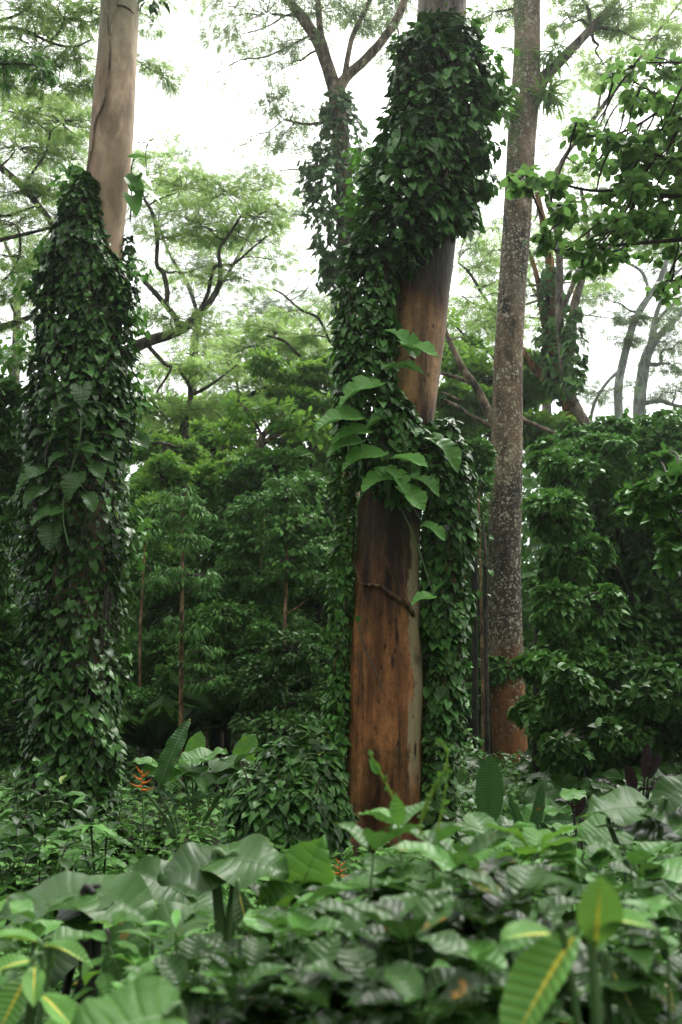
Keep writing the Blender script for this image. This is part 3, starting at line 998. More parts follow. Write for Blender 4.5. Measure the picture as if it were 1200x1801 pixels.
tl_p, tl_r = trunk_tube(mb, left, YL, 32, .03, 1.1, 7, 100)
part(T, 'trunk', mb, M['bark_left'])
mb = MB()
p0 = P(222, -330, YL)
for b in ((60, -560), (330, -600)):
    pth = crooked(p0, P(b[0], b[1], YL + 1), 6, .1)
    tube(mb, pth, np.linspace(.17, .06, len(pth)), 8, .05, 2)
part(T, 'limb', mb, M['bark_left'])
AV_L = (tl_p, tl_r)
# aerial roots that run down its bare upper part
mb = MB()
for line, r0 in ((((184, -60), (187, 0), (190, 40), (194, 90), (190, 140), (183, 180), (168, 215), (164, 250), (157, 280), (153, 305)), .016),
                 (((216, -60), (206, 6), (198, 30), (195, 70), (192, 120)), .012), (((206, 8), (222, 12), (236, 24)), .010)):
    pts = [front(x, y, .012, AV_L, YL) for x, y in line]
    p = spline(pts, len(pts) * 6)
    tube(mb, p, r0, 7, .15, 9)
o = mb.build('aerial_root', M['limb_pale'], None, tuple(pts[0]))
o['label'] = 'thin aerial root snaking down the bare top of the left trunk'
o['category'] = 'root'

T = thing('climbing_vine', 'very dense dark ivy-like vine cone covering the left trunk to its foot', 'vine', base_l)
lf, st, yg = MB(), MB(), MB()
sl = [(152, 312, 12), (150, 345, 27), (144, 395, 42), (148, 450, 68), (147, 500, 84), (146, 600, 90), (140, 700, 99), (137, 800, 103), (135, 1000, 99), (133, 1200, 93), (126, 1300, 86), (122, 1380, 84), (118, 1450, 84)]
pp, rr = pxrad(sl, YL, [-.25, -.25, -.2, -.15, -.1, 0, 0, 0, 0, 0, 0, 0, 0])
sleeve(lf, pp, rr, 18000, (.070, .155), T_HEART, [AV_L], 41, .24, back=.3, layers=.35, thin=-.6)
stems(st, pp, rr, 26)
sl2 = [(222, 415, 10), (224, 450, 18), (222, 500, 26), (214, 560, 34)]
pp2, rr2 = pxrad(sl2, YL, [.15, .1, .05, 0])
sleeve(lf, pp2, rr2, 420, (.07, .115), T_HEART, [AV_L], 42, .2, back=.6, layers=.5)
for (x, y) in ((120, 400), (105, 430), (85, 520), (160, 430), (60, 640), (190, 620), (110, 700), (165, 1170), (200, 520), (140, 350)):
    trailing(st, yg, front(x, y, .12, (spline(pp, 60), np.interp(np.linspace(0, 12, 60), np.arange(13), rr)), YL), rng.uniform(.5, 1.1), 10, .06)
part(T, 'foliage', lf, M['vine'])
part(T, 'stem', st, M['twig'])
for (x, y, rx, ry, n) in ((118, 325, 10, 24, 70), (92, 430, 20, 40, 150), (60, 500, 14, 40, 80), (236, 480, 8, 40, 60), (240, 560, 10, 40, 70), (246, 700, 8, 60, 70), (243, 960, 6, 60, 60), (35, 620, 12, 60, 90), (150, 312, 14, 10, 50)):
    c = P(x, y, YL)
    s = mpp(c)
    clump(yg, c, (rx * s, .35, ry * s), n, (.07, .12), T_HEART, hang=.6, upn=.7)
part(T, 'young_foliage', yg, M['vine_bright'], 'fresh light green leaves at the rim of the vine cone')
sk = (spline(pp, 60), np.interp(np.linspace(0, 12, 60), np.arange(13), rr) * 1.02)
pothos('pothos', 'pothos with big slit leaves climbing the dark vine cone at left', [
    (143, 690, 50, .2, -.5, -.8, .9), (95, 768, 48, -.8, -.4, -.5, .9), (197, 762, 52, 1, -.4, -.1, .75), (170, 825, 50, .5, -.5, -.5, .8),
    (128, 850, 54, -.3, -.5, -.9, .95), (120, 742, 46, .5, -.5, .3, .8), (98, 803, 36, -.6, -.5, -.4, .8), (52, 835, 62, -.9, -.4, -.4, .85),
    (80, 905, 58, -.9, -.4, -.4, .9), (88, 940, 56, .1, -.4, -.9, .9), (150, 790, 44, .9, -.5, -.1, .7), (240, 770, 56, .9, -.4, -.5, .85), (70, 760, 40, -.8, -.5, -.2, .9), (185, 800, 40, .7, -.5, -.4, .9), (60, 870, 54, -.7, -.5, -.6, .9), (215, 730, 36, .8, -.4, -.4, .9), (160, 880, 40, .4, -.5, -.7, .9), (110, 715, 34, -.6, -.5, -.3, .9)], YL, sk, front(140, 950, .03, sk, YL),
    [(120, 960), (110, 900), (125, 830), (140, 770), (142, 715), (140, 670)], .12, 1.0, 'pothos_dark')
# light green climber leaves beside the bare trunk
T = thing('climbing_sprig', 'cluster of big pale green leaves beside the bare part of the left trunk', 'vine', P(232, 340, YL - .1))
st = MB()
tube(st, spline([P(229, 390, YL - .1), P(232, 345, YL - .15), P(231, 300, YL - .15), P(236, 278, YL - .15)], 20), .012, 6, cap=False)
part(T, 'stem', st, M['petiole'])
for (x, y, L, a, b, c) in ((243, 292, 34, .7, -.4, -.5), (252, 312, 36, .8, -.3, -.5), (240, 330, 36, .5, -.3, -.8), (262, 338, 38, .9, -.3, -.4), (236, 356, 34, .3, -.3, -.9), (246, 275, 28, .9, -.2, .1), (234, 316, 30, -.2, -.5, -.8)):
    mb = MB()
    p = P(x, y, YL - .3)
    d = unit(np.array([a, b, c]))
    one_leaf(mb, T_HEART[1], p - d * L * mpp(p) * .5, d, (0, -.4, .9), L * mpp(p) * 1.25, .95, .7 + .3 * rng.random())
    part(T, 'leaf', mb, M['pothos'])

# ================================================================ the right spotted trunk
YR = 25.0
right = [(903, 1385, 66), (900, 1350, 63), (895, 1290, 62), (891, 1200, 61), (888, 1100, 59), (888, 1000, 57), (889, 900, 57), (892, 760, 53), (894, 640, 51), (899, 540, 48), (906, 440, 50), (913, 340, 50), (918, 240, 50), (925, 150, 52), (927, 60, 46), (927, 0, 47), (930, -120, 45), (934, -420, 40)]
base_r = P(901, 1368, YR)
base_r[2] = gz(base_r[0], YR) - .03
zr = lambda py: P(900, py, YR)[2] - base_r[2]
M['bark_right'] = bark_mat('lichen spotted bark', (.17, .112, .064), (.035, .032, .025), (.20, .16, .12), .35, 2.6, moss=(.07, .10, .03), moss_amt=.35,
                           bands=[(zr(1440), zr(1150), 1.1, (.22, .088, .032), 1.6), (zr(1160), zr(800), 1.0, (.050, .042, .030), 1.0), (zr(800), zr(560), 1.0, (.17, .11, .065), .7), (zr(560), zr(380), 1.0, (.08, .07, .05), .6), (zr(330), zr(-500), 1.5, (.22, .16, .11), .7)],
                           spots=((.56, .53, .40), zr(1330), (.42, .36, .24)), spot_amt=.62, streak=.3, rough=.8, bump=.6,
                           left_moss=(.50, .74, zr(330), zr(-300), (.09, .15, .03)))
T = thing('tall_tree', 'tall straight trunk with pale lichen spots and an orange-brown foot', 'tree', base_r)
mb = MB()
tr_p, tr_r = trunk_tube(mb, right, YR, 32, .05, .8, 12, 110)
part(T, 'trunk', mb, M['bark_right'])
mb = MB()
limb(mb, [(938, 175, 28), (955, 140, 24), (975, 118, 20), (1000, 92, 18), (1045, 45, 16), (1080, 5, 14), (1120, -60, 11)], YR, 10, 3)
part(T, 'limb', mb, M['limb_grey'])
cr, tw = MB(), MB()
for (a, b) in (((935, -180), (840, -330)), ((933, -60), (1010, -240)), ((930, -200), (960, -420))):
    pth = crooked(P(a[0], a[1], YR), P(b[0], b[1], YR + 1), 6, .12)
    tube(tw, pth, np.linspace(.14, .05, len(pth)), 7, .05, 2)
for (x, y, rx, ry, n, dy) in ((1090, 20, 70, 26, 900, 0), (1000, 30, 40, 22, 350, .5), (1150, 70, 50, 25, 500, 1), (870, 20, 36, 24, 330, 1), (1060, 110, 40, 24, 330, 2), (980, -80, 140, 50, 700, 0), (1130, -70, 120, 50, 700, 1), (860, -90, 80, 50, 400, 1)):
    c = P(x, y, YR + dy)
    s = mpp(c)
    clump(cr, c, (rx * s, rx * s * .8, ry * s), n, (.16, .30), T_FEATHER, flat=.4, hang=.2, twigs=tw)
    tube(tw, crooked(P(1040, 48, YR) if x > 950 else P(929, 10, YR), c, 5, .15), np.linspace(.06, .02, 13), 5, cap=False)
cr.merge(tw, 1)
part(T, 'crown', cr, [M['lacy'], M['twig']])
for nm, lab, c0, n in (('epiphyte_fern', 'tufted fern growing in the branch fork of the lichen-spotted trunk', (962, 165), 130), ('epiphyte_fern', 'hanging fern tuft on the left side of the lichen-spotted trunk', (889, 190), 90), ('epiphyte_fern', 'bright fern tuft sitting above the fork of the lichen-spotted trunk', (968, 95), 80)):
    T = thing(nm, lab, 'fern', P(c0[0], c0[1], YR - .4))
    mb = MB()
    p = P(c0[0], c0[1], YR - .3)
    k = n
    d = rng.normal(0, 1, (k, 3)) * [1, .6, .8] + [0, -.4, .1]
    q = p + rng.normal(0, .14, (k, 3))
    leaves(mb, T_LANCE, q, unit(d) + [0, 0, -.4], rng.normal(0, .4, (k, 3)) + [0, -.3, .9], rng.uniform(.35, .75, k), None, .45)
    part(T, 'fronds', mb, M['forest_bright'])

# ================================================================ trees behind
def bg_tree(name, label, trunk, Y, limbs=(), clusters=(), bark='limb_grey', leaf='lacy', tpl=None, size=(.2, .34), flat=.35, hang=.2,
            group=None, cat='tree', twig='twig', sides=9, link=True, upn=.8, shell=.3, wid=1.0, tw_px=5.0, zpen=1.5):
    tpl = tpl or T_FEATHER
    pts, rad = pxpath([q[:3] for q in trunk], Y, [(q[3] if len(q) > 3 else 0) for q in trunk])
    g = gz(pts[0][0], pts[0][1])
    if pts[0][2] > g + .3:
        pts = np.vstack([[pts[0][0] - (pts[1][0] - pts[0][0]) * .2, pts[0][1], g - .1], pts])
        rad = np.concatenate([[rad[0] * 1.15], rad])
    else:
        pts[0][2] = g - .1
    base = np.array([pts[0][0], pts[0][1], g])
    T = thing(name, label, cat, base, group)
    mb = MB()
    p, r = spline(pts, (len(pts) - 1) * 8 + 1, rad)
    tube(mb, p, r, sides, .07, 1.6, 3)
    part(T, 'trunk', mb, M[bark])
    sk, skr = [p[len(p) // 3:]], [r[len(p) // 3:]]
    for L in limbs:
        mb = MB()
        lp, lr = limb(mb, [q[:3] for q in L], Y, 7, 5, [(q[3] if len(q) > 3 else 0) for q in L])
        part(T, 'limb', mb, M[bark])
        sk.append(lp)
        skr.append(lr)
    sk = np.concatenate(sk)
    skr = np.concatenate(skr)
    cr, tw = MB(), MB()
    for q in clusters:
        x, y, rx, ry, n = q[:5]
        dy = q[5] if len(q) > 5 else 0
        c = P(x, y, Y + dy)
        s = mpp(c)
        fe = tpl is T_FEATHER
        rd = (rx * s * 1.25, rx * s, ry * s * .62) if fe else (rx * s, rx * s * .8, ry * s)
        clump(cr, c, rd, int(n * (2.3 if fe else 1)), size, tpl, flat=flat, hang=hang, twigs=tw, upn=upn, shell=shell, wid=wid)
        if link:
            d = np.linalg.norm(sk - c, axis=1) + np.clip(sk[:, 2] - c[2], 0, 9) * zpen
            j = int(np.argmin(d))
            pth = crooked(sk[j], c, 5, .16 if zpen else .07)
            w0 = min(skr[j] * .6, tw_px * .5 * s)
            tube(tw, pth, np.linspace(w0, max(w0 * .3, .012), len(pth)), 5, cap=False)
    cr.merge(tw, 1)
    part(T, 'crown', cr, [M[leaf], M[twig]])
    return T


# ---- the forked pale tree behind the central trunk
bg_tree('forked_tree', 'pale tree forking into bare grey limbs just left of the middle trunk', [(618, 1290, 40), (614, 800, 37), (612, 600, 34), (612, 480, 32), (606, 330, 31), (599, 230, 30), (592, 155, 32)], 27,
        [[(592, 165, 26), (574, 110, 24), (557, 70, 21), (535, 35, 19), (505, -5, 16), (470, -60, 12)],
         [(590, 150, 14), (575, 95, 13), (563, 50, 12), (558, -20, 10)],
         [(594, 160, 22), (610, 135, 20), (640, 108, 17), (672, 72, 15), (700, 30, 14), (722, -30, 11)],
         [(604, 150, 13), (612, 100, 10), (622, 60, 9), (648, 8, 8), (660, -40, 6)],
         [(606, 215, 8), (585, 205, 8), (570, 215, 6), (535, 218, 5), (500, 210, 4)], [(604, 240, 7), (580, 190, 6), (574, 178, 5)]],
        [(470, 25, 90, 30, 230), (420, 60, 60, 30, 110, 1), (540, 70, 40, 40, 70), (500, 120, 50, 30, 75, 1), (560, 20, 50, 25, 140), (630, 30, 40, 30, 110), (690, 10, 40, 20, 110, 1),
         (470, 175, 40, 30, 65), (520, 190, 40, 26, 75), (500, 235, 46, 26, 75), (540, 260, 40, 30, 80), (440, 250, 40, 18, 26, 1), (690, 90, 30, 30, 40, 2), (380, 130, 50, 30, 30, 2), (450, -40, 160, 30, 260), (640, -40, 120, 30, 260), (500, 300, 40, 14, 46, 1)],
        bark='limb_pale', leaf='lacy_grey', size=(.18, .32), flat=.6, hang=.6, sides=14)
T = thing('climbing_vine', 'shaggy grey-green vine clothing the forked tree left of the middle trunk', 'vine', P(605, 560, 27))
lf, st = MB(), MB()
pp, rr = pxrad([(594, 165, 22), (600, 220, 44), (598, 300, 62), (594, 360, 62), (590, 420, 46), (592, 470, 34), (606, 560, 24), (612, 640, 22)], 27, [-.2] * 8)
sleeve(lf, pp, rr, 1500, (.14, .28), T_HEART, (), 51, .3, back=.5, layers=.6, spread=.7)
stems(st, pp, rr, 7)
for (x, y, rx, ry, n) in ((560, 290, 16, 26, 60), (556, 350, 14, 30, 55), (578, 480, 16, 26, 50), (572, 500, 10, 16, 24)):
    c = P(x, y, 27)
    s = mpp(c)
    clump(lf, c, (rx * s, .4, ry * s), n, (.14, .26), T_HEART, hang=.9, twigs=st)
part(T, 'foliage', lf, M['vine_misty'])
part(T, 'stem', st, M['twig'])

# ---- umbrella-crowned trees on the left, against the sky
bg_tree('umbrella_tree', 'spreading umbrella tree whose thick bough reaches out from behind the left vine cone', [(175, 1250, 40), (190, 900, 34), (205, 680, 30), (222, 618, 26)], 28,
        [[(222, 618, 22), (262, 600, 20), (300, 588, 19), (330, 572, 17), (352, 550, 13), (372, 528, 11), (386, 500, 10), (388, 470, 8), (386, 440, 6), (405, 410, 5), (424, 380, 4)],
         [(318, 580, 12), (306, 555, 11), (290, 535, 10), (270, 512, 9), (248, 488, 8), (236, 470, 6)],
         [(293, 538, 9), (294, 510, 9), (287, 480, 9), (276, 465, 8), (277, 420, 8), (270, 380, 7), (254, 350, 6)],
         [(330, 570, 9), (352, 545, 8), (366, 515, 7), (378, 470, 6), (410, 465, 5), (440, 440, 4), (470, 415, 3)],
         [(262, 610, 8), (290, 640, 7), (300, 650, 5), (276, 690, 4)]],
        [(320, 330, 70, 26, 260), (280, 300, 50, 24, 130, 2), (400, 340, 80, 24, 290), (450, 380, 60, 22, 210), (350, 395, 80, 24, 250), (300, 420, 50, 20, 110), (430, 425, 60, 18, 170, 1), (330, 480, 60, 14, 120, 1),
         (300, 560, 60, 16, 150, -1), (350, 590, 60, 14, 150, 1), (430, 490, 50, 12, 100), (470, 330, 40, 22, 90, 2), (260, 250, 40, 26, 80, 1), (480, 455, 30, 12, 50)],
        bark='limb_dark', leaf='lacy', size=(.18, .30))
bg_tree('umbrella_tree', 'feathery umbrella tree at the far left edge with a slanting bare bough', [(-90, 1300, 50), (-85, 800, 42), (-70, 420, 34), (-40, 280, 26)], 24,
        [[(-60, 262, 15), (-10, 288, 13), (20, 310, 12), (48, 338, 12), (68, 362, 11), (88, 388, 10), (110, 430, 9), (130, 470, 8)],
         [(-70, 440, 9), (-10, 425, 8), (30, 415, 7), (60, 408, 6), (90, 400, 5)],
         [(-60, 590, 18), (-10, 578, 14), (20, 570, 12), (60, 555, 9)],
         [(-60, 360, 8), (0, 380, 6), (35, 372, 5), (70, 360, 4)], [(36, 418, 5), (34, 450, 5), (20, 480, 5), (5, 495, 4)], [(40, 330, 6), (60, 300, 5), (80, 270, 4), (90, 230, 3)]],
        [(40, 200, 80, 30, 420), (110, 215, 60, 30, 270), (30, 260, 60, 24, 210), (120, 280, 50, 24, 170, 1), (20, 340, 50, 18, 150), (90, 330, 40, 18, 110), (30, 395, 60, 18, 190), (20, 450, 50, 18, 170), (60, 480, 40, 16, 110), (15, 520, 40, 16, 130), (30, 620, 40, 24, 150), (10, 570, 30, 18, 80)],
        bark='limb_dark', leaf='lacy', size=(.16, .26))
bg_tree('feathery_tree', 'grey-green feathery boughs filling the upper left corner against white sky', [(-260, 1300, 60), (-240, 700, 50), (-200, 200, 40), (-150, 20, 30)], 19,
        [[(-150, 20, 14), (-60, 40, 10), (0, 48, 8), (40, 52, 6), (90, 75, 5), (130, 82, 4), (160, 70, 3)], [(-20, 40, 6), (20, 30, 5), (48, 14, 4), (60, -20, 3)], [(90, 70, 4), (108, 50, 3), (118, 10, 3)]],
        [(40, 20, 70, 26, 210), (110, 30, 60, 26, 200), (60, 80, 60, 26, 160), (130, 100, 46, 24, 140), (150, 150, 24, 24, 90), (40, 60, 70, 20, 120), (110, 120, 50, 20, 90), (10, 150, 40, 14, 60), (20, 130, 36, 16, 100), (100, 150, 46, 18, 130), (60, -40, 160, 40, 350), (165, 20, 30, 40, 150), (270, 40, 20, 40, 80, 3), (285, 130, 26, 50, 110, 3), (260, 110, 20, 30, 70, 3), (290, -10, 40, 20, 100, 3)],
        bark='limb_dark', leaf='lacy', size=(.13, .22), flat=.5, hang=.5)
bg_tree('leafy_bough', 'darker leafy bough poking in at the left edge below the corner', [(-330, 1500, 60), (-300, 700, 44), (-220, 260, 30), (-120, 150, 16)], 14,
        [[(-120, 150, 8), (-40, 120, 6), (20, 112, 5), (60, 115, 4), (92, 128, 3)]],
        [(10, 110, 20, 18, 70), (40, 100, 26, 14, 80), (70, 120, 26, 12, 60), (8, 138, 12, 14, 30), (95, 130, 12, 6, 18)],
        bark='limb_dark', leaf='forest', tpl=T_LANCE, size=(.13, .22), hang=.5)
T = thing('hanging_sprig', 'drooping leafy sprig at the top edge right of the bare left trunk', 'plant', P(275, -30, YL))
mb, st = MB(), MB()
tube(st, spline([P(262, -60, YL), P(268, -15, YL), P(276, 22, YL)], 12), .008, 5, cap=False)
clump(mb, P(272, 0, YL), (.09, .1, .16), 14, (.12, .19), T_OVATE, hang=1.2)
part(T, 'stem', st, M['twig'])
part(T, 'leaves', mb, M['forest_dark'])
bg_tree('umbrella_tree', 'flat-topped tree with dark crooked limbs low between the left and middle trunks', [(300, 1290, 26), (310, 1000, 24), (318, 800, 18), (326, 742, 14)], 33,
        [[(326, 750, 10), (330, 718, 9), (336, 695, 8), (330, 672, 7), (318, 655, 6), (314, 640, 4)], [(334, 695, 7), (352, 688, 6), (378, 672, 5), (400, 655, 4), (418, 640, 3)], [(330, 720, 7), (300, 740, 6), (280, 720, 5), (262, 700, 4)]],
        [(300, 640, 50, 14, 130), (350, 655, 50, 14, 140), (270, 700, 40, 16, 120), (400, 640, 40, 12, 90), (300, 740, 50, 20, 180), (360, 720, 50, 18, 170), (260, 760, 40, 20, 150)],
        bark='limb_dark', leaf='lacy', size=(.20, .34))
bg_tree('umbrella_tree', 'wide flat-layered tree with a long rising dark limb behind the left sapling', [(330, 1290, 26), (340, 1050, 24), (346, 860, 20), (352, 770, 18)], 36,
        [[(352, 775, 14), (378, 748, 12), (400, 725, 11), (420, 708, 9), (445, 692, 8), (470, 680, 6), (490, 665, 4)], [(424, 705, 6), (420, 690, 5), (416, 670, 4)], [(352, 790, 10), (330, 765, 8), (310, 752, 6)]],
        [(440, 570, 50, 14, 140), (490, 585, 60, 18, 230), (450, 610, 60, 14, 190), (540, 610, 40, 12, 110), (400, 620, 40, 10, 80), (470, 650, 60, 14, 190), (420, 680, 50, 14, 160), (520, 640, 50, 16, 190), (380, 700, 40, 14, 120)],
        bark='limb_dark', leaf='lacy', size=(.22, .36))
bg_tree('umbrella_tree', 'pale flat umbrella crown with one drooping twiggy limb left of the middle trunk', [(640, 1290, 30), (632, 900, 28), (628, 720, 24), (618, 660, 16)], 34,
        [[(618, 668, 9), (575, 655, 8), (545, 640, 7), (520, 620, 6), (500, 600, 5), (470, 590, 4)], [(580, 600, 5), (560, 560, 5), (530, 545, 4), (498, 518, 4), (480, 508, 3)], [(618, 640, 7), (580, 600, 6)]],
        [(560, 590, 40, 14, 130), (570, 540, 40, 10, 90), (520, 545, 40, 10, 70), (590, 630, 40, 16, 130), (550, 470, 20, 24, 26), (540, 660, 40, 14, 120), (590, 450, 30, 30, 40)],
        bark='limb_dark', leaf='lacy', size=(.2, .34))

for (lab, tr, lims, cl) in (
        ('distant pale umbrella tree whose layered crown fills the sky right of the bare left trunk', [(330, 1290, 22), (335, 900, 20), (340, 640, 16), (350, 560, 12)],
         [[(350, 560, 8), (330, 500, 7), (300, 450, 5), (280, 400, 4)], [(350, 560, 8), (390, 500, 7), (430, 430, 5), (450, 380, 4)]],
         [(290, 300, 70, 16, 120), (340, 350, 80, 16, 150), (270, 380, 60, 14, 100), (420, 330, 70, 16, 120), (390, 400, 90, 16, 170), (460, 420, 60, 14, 110), (300, 460, 80, 14, 130), (420, 480, 70, 12, 110), (350, 520, 80, 12, 120), (480, 370, 40, 12, 60), (330, 270, 40, 12, 50)]),
        ('distant pale umbrella tree low in the gap left of the middle trunk', [(500, 1290, 20), (505, 900, 18), (508, 680, 14), (510, 620, 10)],
         [[(510, 630, 7), (480, 590, 6), (450, 560, 4)], [(510, 630, 7), (540, 580, 6), (570, 550, 4)]],
         [(450, 550, 60, 12, 110), (520, 540, 60, 12, 110), (570, 520, 40, 12, 80), (480, 580, 80, 14, 160), (560, 580, 60, 14, 130), (430, 610, 70, 14, 130), (540, 630, 70, 16, 160), (320, 620, 70, 14, 130), (280, 660, 50, 14, 100), (380, 650, 60, 14, 120)]),
        ('distant pale umbrella tree at the far left behind the slanting bare bough', [(20, 1290, 22), (25, 800, 18), (30, 560, 14), (36, 480, 10)],
         [[(36, 480, 7), (10, 430, 6), (0, 380, 4)], [(36, 480, 7), (80, 420, 6), (110, 360, 4)]],
         [(20, 180, 70, 16, 140), (90, 200, 60, 16, 130), (130, 250, 50, 16, 110), (40, 260, 80, 16, 160), (100, 310, 70, 14, 130), (20, 340, 70, 14, 140), (30, 410, 70, 14, 140), (70, 370, 60, 12, 100), (20, 470, 60, 14, 120), (60, 530, 60, 14, 110), (140, 180, 30, 20, 80)]),
        ('distant pale umbrella tree showing through behind and right of the spotted trunk', [(960, 1290, 22), (962, 800, 18), (960, 600, 14), (958, 540, 10)],
         [[(958, 540, 7), (920, 480, 6), (880, 440, 4)], [(958, 540, 7), (1010, 470, 6), (1060, 420, 4)]],
         [(990, 250, 60, 14, 90), (1060, 180, 70, 16, 120), (1000, 320, 60, 14, 100), (860, 340, 40, 14, 60), (860, 420, 50, 14, 90), (960, 380, 70, 14, 120), (1040, 400, 70, 14, 120), (840, 480, 50, 12, 90), (960, 460, 70, 12, 110), (1060, 500, 80, 12, 130), (850, 560, 60, 12, 120), (940, 580, 70, 14, 120), (1010, 150, 40, 16, 70), (1150, 250, 60, 30, 130), (1160, 420, 50, 20, 90), (1100, 560, 80, 12, 110)])):
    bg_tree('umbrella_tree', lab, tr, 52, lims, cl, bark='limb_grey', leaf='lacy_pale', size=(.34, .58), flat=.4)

# ---- leaning dark bole half way up the wooded slope
T = bg_tree('leaning_tree', 'short dark leaning trunk showing among the crowns left of the middle trunk', [(385, 1250, 22), (400, 1000, 18), (415, 866, 16), (436, 826, 15), (452, 795, 14), (462, 768, 12), (476, 752, 9)], 25,
            [[(452, 792, 10), (470, 775, 10), (488, 764, 9), (500, 758, 6)], [(462, 770, 6), (450, 745, 5), (430, 720, 4), (422, 706, 3)], [(478, 752, 5), (486, 725, 4), (496, 706, 3)]],
            [(440, 720, 40, 22, 260), (500, 730, 36, 24, 260), (540, 750, 36, 24, 220), (410, 760, 30, 18, 160)], bark='limb_pale', leaf='forest_bright', tpl=T_DIA, size=(.16, .28), flat=.6)

# ---- trees of the wooded slope, between the left and the middle trunk
M['bole'] = bark_mat('shaded bole', (.028, .024, .019), (.012, .010, .008), (.05, .044, .034), .4, 4, moss=(.02, .035, .012), moss_amt=.45, streak=.3)
W = dict(bark='bole', twig='twig_dark', tpl=T_DIA, flat=.55, hang=.45, shell=.55)


def wall(cl, k=3.0, jit=13, dj=1.0):
    """the clusters of a bushy crown, loosened, each with a couple of smaller sprays that break its outline"""
    out = []
    for (x, y, rx, ry, n, *r) in cl:
        x += rng.normal(0, jit)
        y += rng.normal(0, jit * .7)
        d = (r[0] if r else 0) + rng.normal(0, dj)
        out.append((x, y, rx * .92, ry * .92, int(n * k * .8), d))
        for _ in range(2):
            a = rng.random() * 2 * PI
            out.append((x + math.cos(a) * rx * 1.0, y - abs(math.sin(a)) * ry * .9, rx * .42, ry * .38, int(n * k * .14), d + rng.normal(0, .5)))
    return out


bg_tree('slope_tree', 'bright bushy tree close behind the right edge of the left vine cone', [(262, 1290, 22), (270, 1000, 18), (285, 850, 14), (290, 780, 10)], 27, [],
        wall([(280, 790, 46, 30, 700), (330, 800, 46, 30, 700), (300, 850, 56, 36, 900), (262, 850, 30, 40, 500), (355, 850, 40, 34, 600), (300, 900, 60, 30, 700)]), leaf='forest_bright', size=(0.100, 0.199), **W)
bg_tree('slope_tree', 'round light green crown above the slope near the short leaning trunk', [(400, 1290, 22), (400, 1000, 20), (392, 850, 14), (390, 780, 10)], 29, [],
        wall([(390, 770, 50, 30, 800), (430, 800, 40, 26, 500), (370, 810, 44, 30, 600), (410, 850, 50, 30, 700), (380, 880, 50, 30, 600)]), leaf='forest_bright', size=(0.112, 0.212), **W)
bg_tree('slope_tree', 'tall bushy crown with sky showing through close left of the middle trunk', [(560, 1290, 26), (556, 1000, 22), (550, 800, 16), (548, 700, 10)], 30, [],
        wall([(540, 660, 50, 24, 600), (585, 680, 34, 36, 500), (520, 700, 50, 28, 700), (570, 740, 46, 36, 800), (530, 770, 44, 30, 600), (590, 800, 30, 40, 500), (480, 660, 30, 18, 220), (550, 820, 46, 34, 600)]), leaf='forest_bright', size=(0.112, 0.225), **W)
bg_tree('slope_tree', 'deep green tree filling the slope below the flat umbrella crowns', [(470, 1290, 24), (470, 1050, 20), (470, 860, 14), (474, 800, 10)], 24.4, [],
        wall([(470, 800, 46, 30, 700), (510, 810, 40, 30, 600), (450, 850, 50, 34, 700), (530, 860, 46, 36, 600), (500, 900, 60, 40, 800), (430, 910, 50, 40, 700)]), leaf='forest', size=(0.112, 0.225), **W)
bg_tree('slope_tree', 'dark tree crown behind the thin sapling at the foot of the slope', [(380, 1290, 20), (378, 1150, 16), (374, 1020, 12), (372, 960, 8)], 23.6, [],
        wall([(370, 950, 56, 40, 900), (410, 1000, 50, 40, 800), (350, 1030, 54, 44, 800), (410, 1080, 50, 40, 700), (370, 1120, 56, 40, 700)]), leaf='forest', size=(0.094, 0.185), **W)
bg_tree('slope_tree', 'dark low tree crown to the left of the middle trunk half way down', [(570, 1290, 20), (568, 1150, 16), (566, 1030, 12), (566, 960, 8)], 26, [],
        wall([(570, 920, 44, 44, 900), (590, 990, 34, 50, 800), (550, 1040, 46, 44, 800), (590, 1100, 34, 50, 700), (550, 1140, 50, 44, 700)]), leaf='forest', size=(0.094, 0.179), **W)
bg_tree('slope_tree', 'shadowy shrubby tree beside the lower right side of the left vine cone', [(262, 1310, 18), (264, 1200, 14), (268, 1080, 10), (270, 1040, 8)], 24, [],
        wall([(268, 990, 40, 50, 900), (270, 1090, 40, 50, 900), (262, 1170, 40, 50, 800), (300, 1150, 40, 40, 600), (276, 1240, 50, 36, 700)]), leaf='forest_pale', size=(0.081, 0.159), **W)
bg_tree('shrub', 'low dark thicket shrub at the foot of the slope behind the mound of vines', [(480, 1300, 14), (480, 1260, 10), (482, 1190, 8)], 19.6, [],
        wall([(500, 1165, 40, 34, 500), (450, 1150, 34, 36, 500), (470, 1190, 50, 40, 900), (520, 1220, 50, 40, 900), (430, 1230, 50, 40, 800), (480, 1270, 70, 30, 800), (560, 1260, 40, 40, 700)]), leaf='forest_dark', size=(0.075, 0.159), cat='shrub', **W)
bg_tree('shrub', 'dim thicket shrub behind the foot of the thin left sapling', [(350, 1300, 14), (350, 1260, 10), (352, 1230, 8)], 23.5, [],
        wall([(340, 1210, 50, 36, 800), (390, 1190, 40, 40, 700), (330, 1265, 56, 30, 700), (390, 1260, 46, 34, 700)]), leaf='forest_dark', size=(0.075, 0.159), cat='shrub', **W)
bg_tree('slope_tree', 'green sunlit tree top rising behind the leaning trunk and the umbrella tree', [(450, 1290, 24), (448, 900, 20), (446, 760, 12), (446, 720, 8)], 40, [],
        wall([(380, 740, 60, 30, 500), (450, 725, 60, 30, 500), (300, 730, 60, 30, 500), (520, 720, 60, 30, 500), (250, 770, 50, 40, 500)]), leaf='forest_bright', size=(0.187, 0.332), **W)
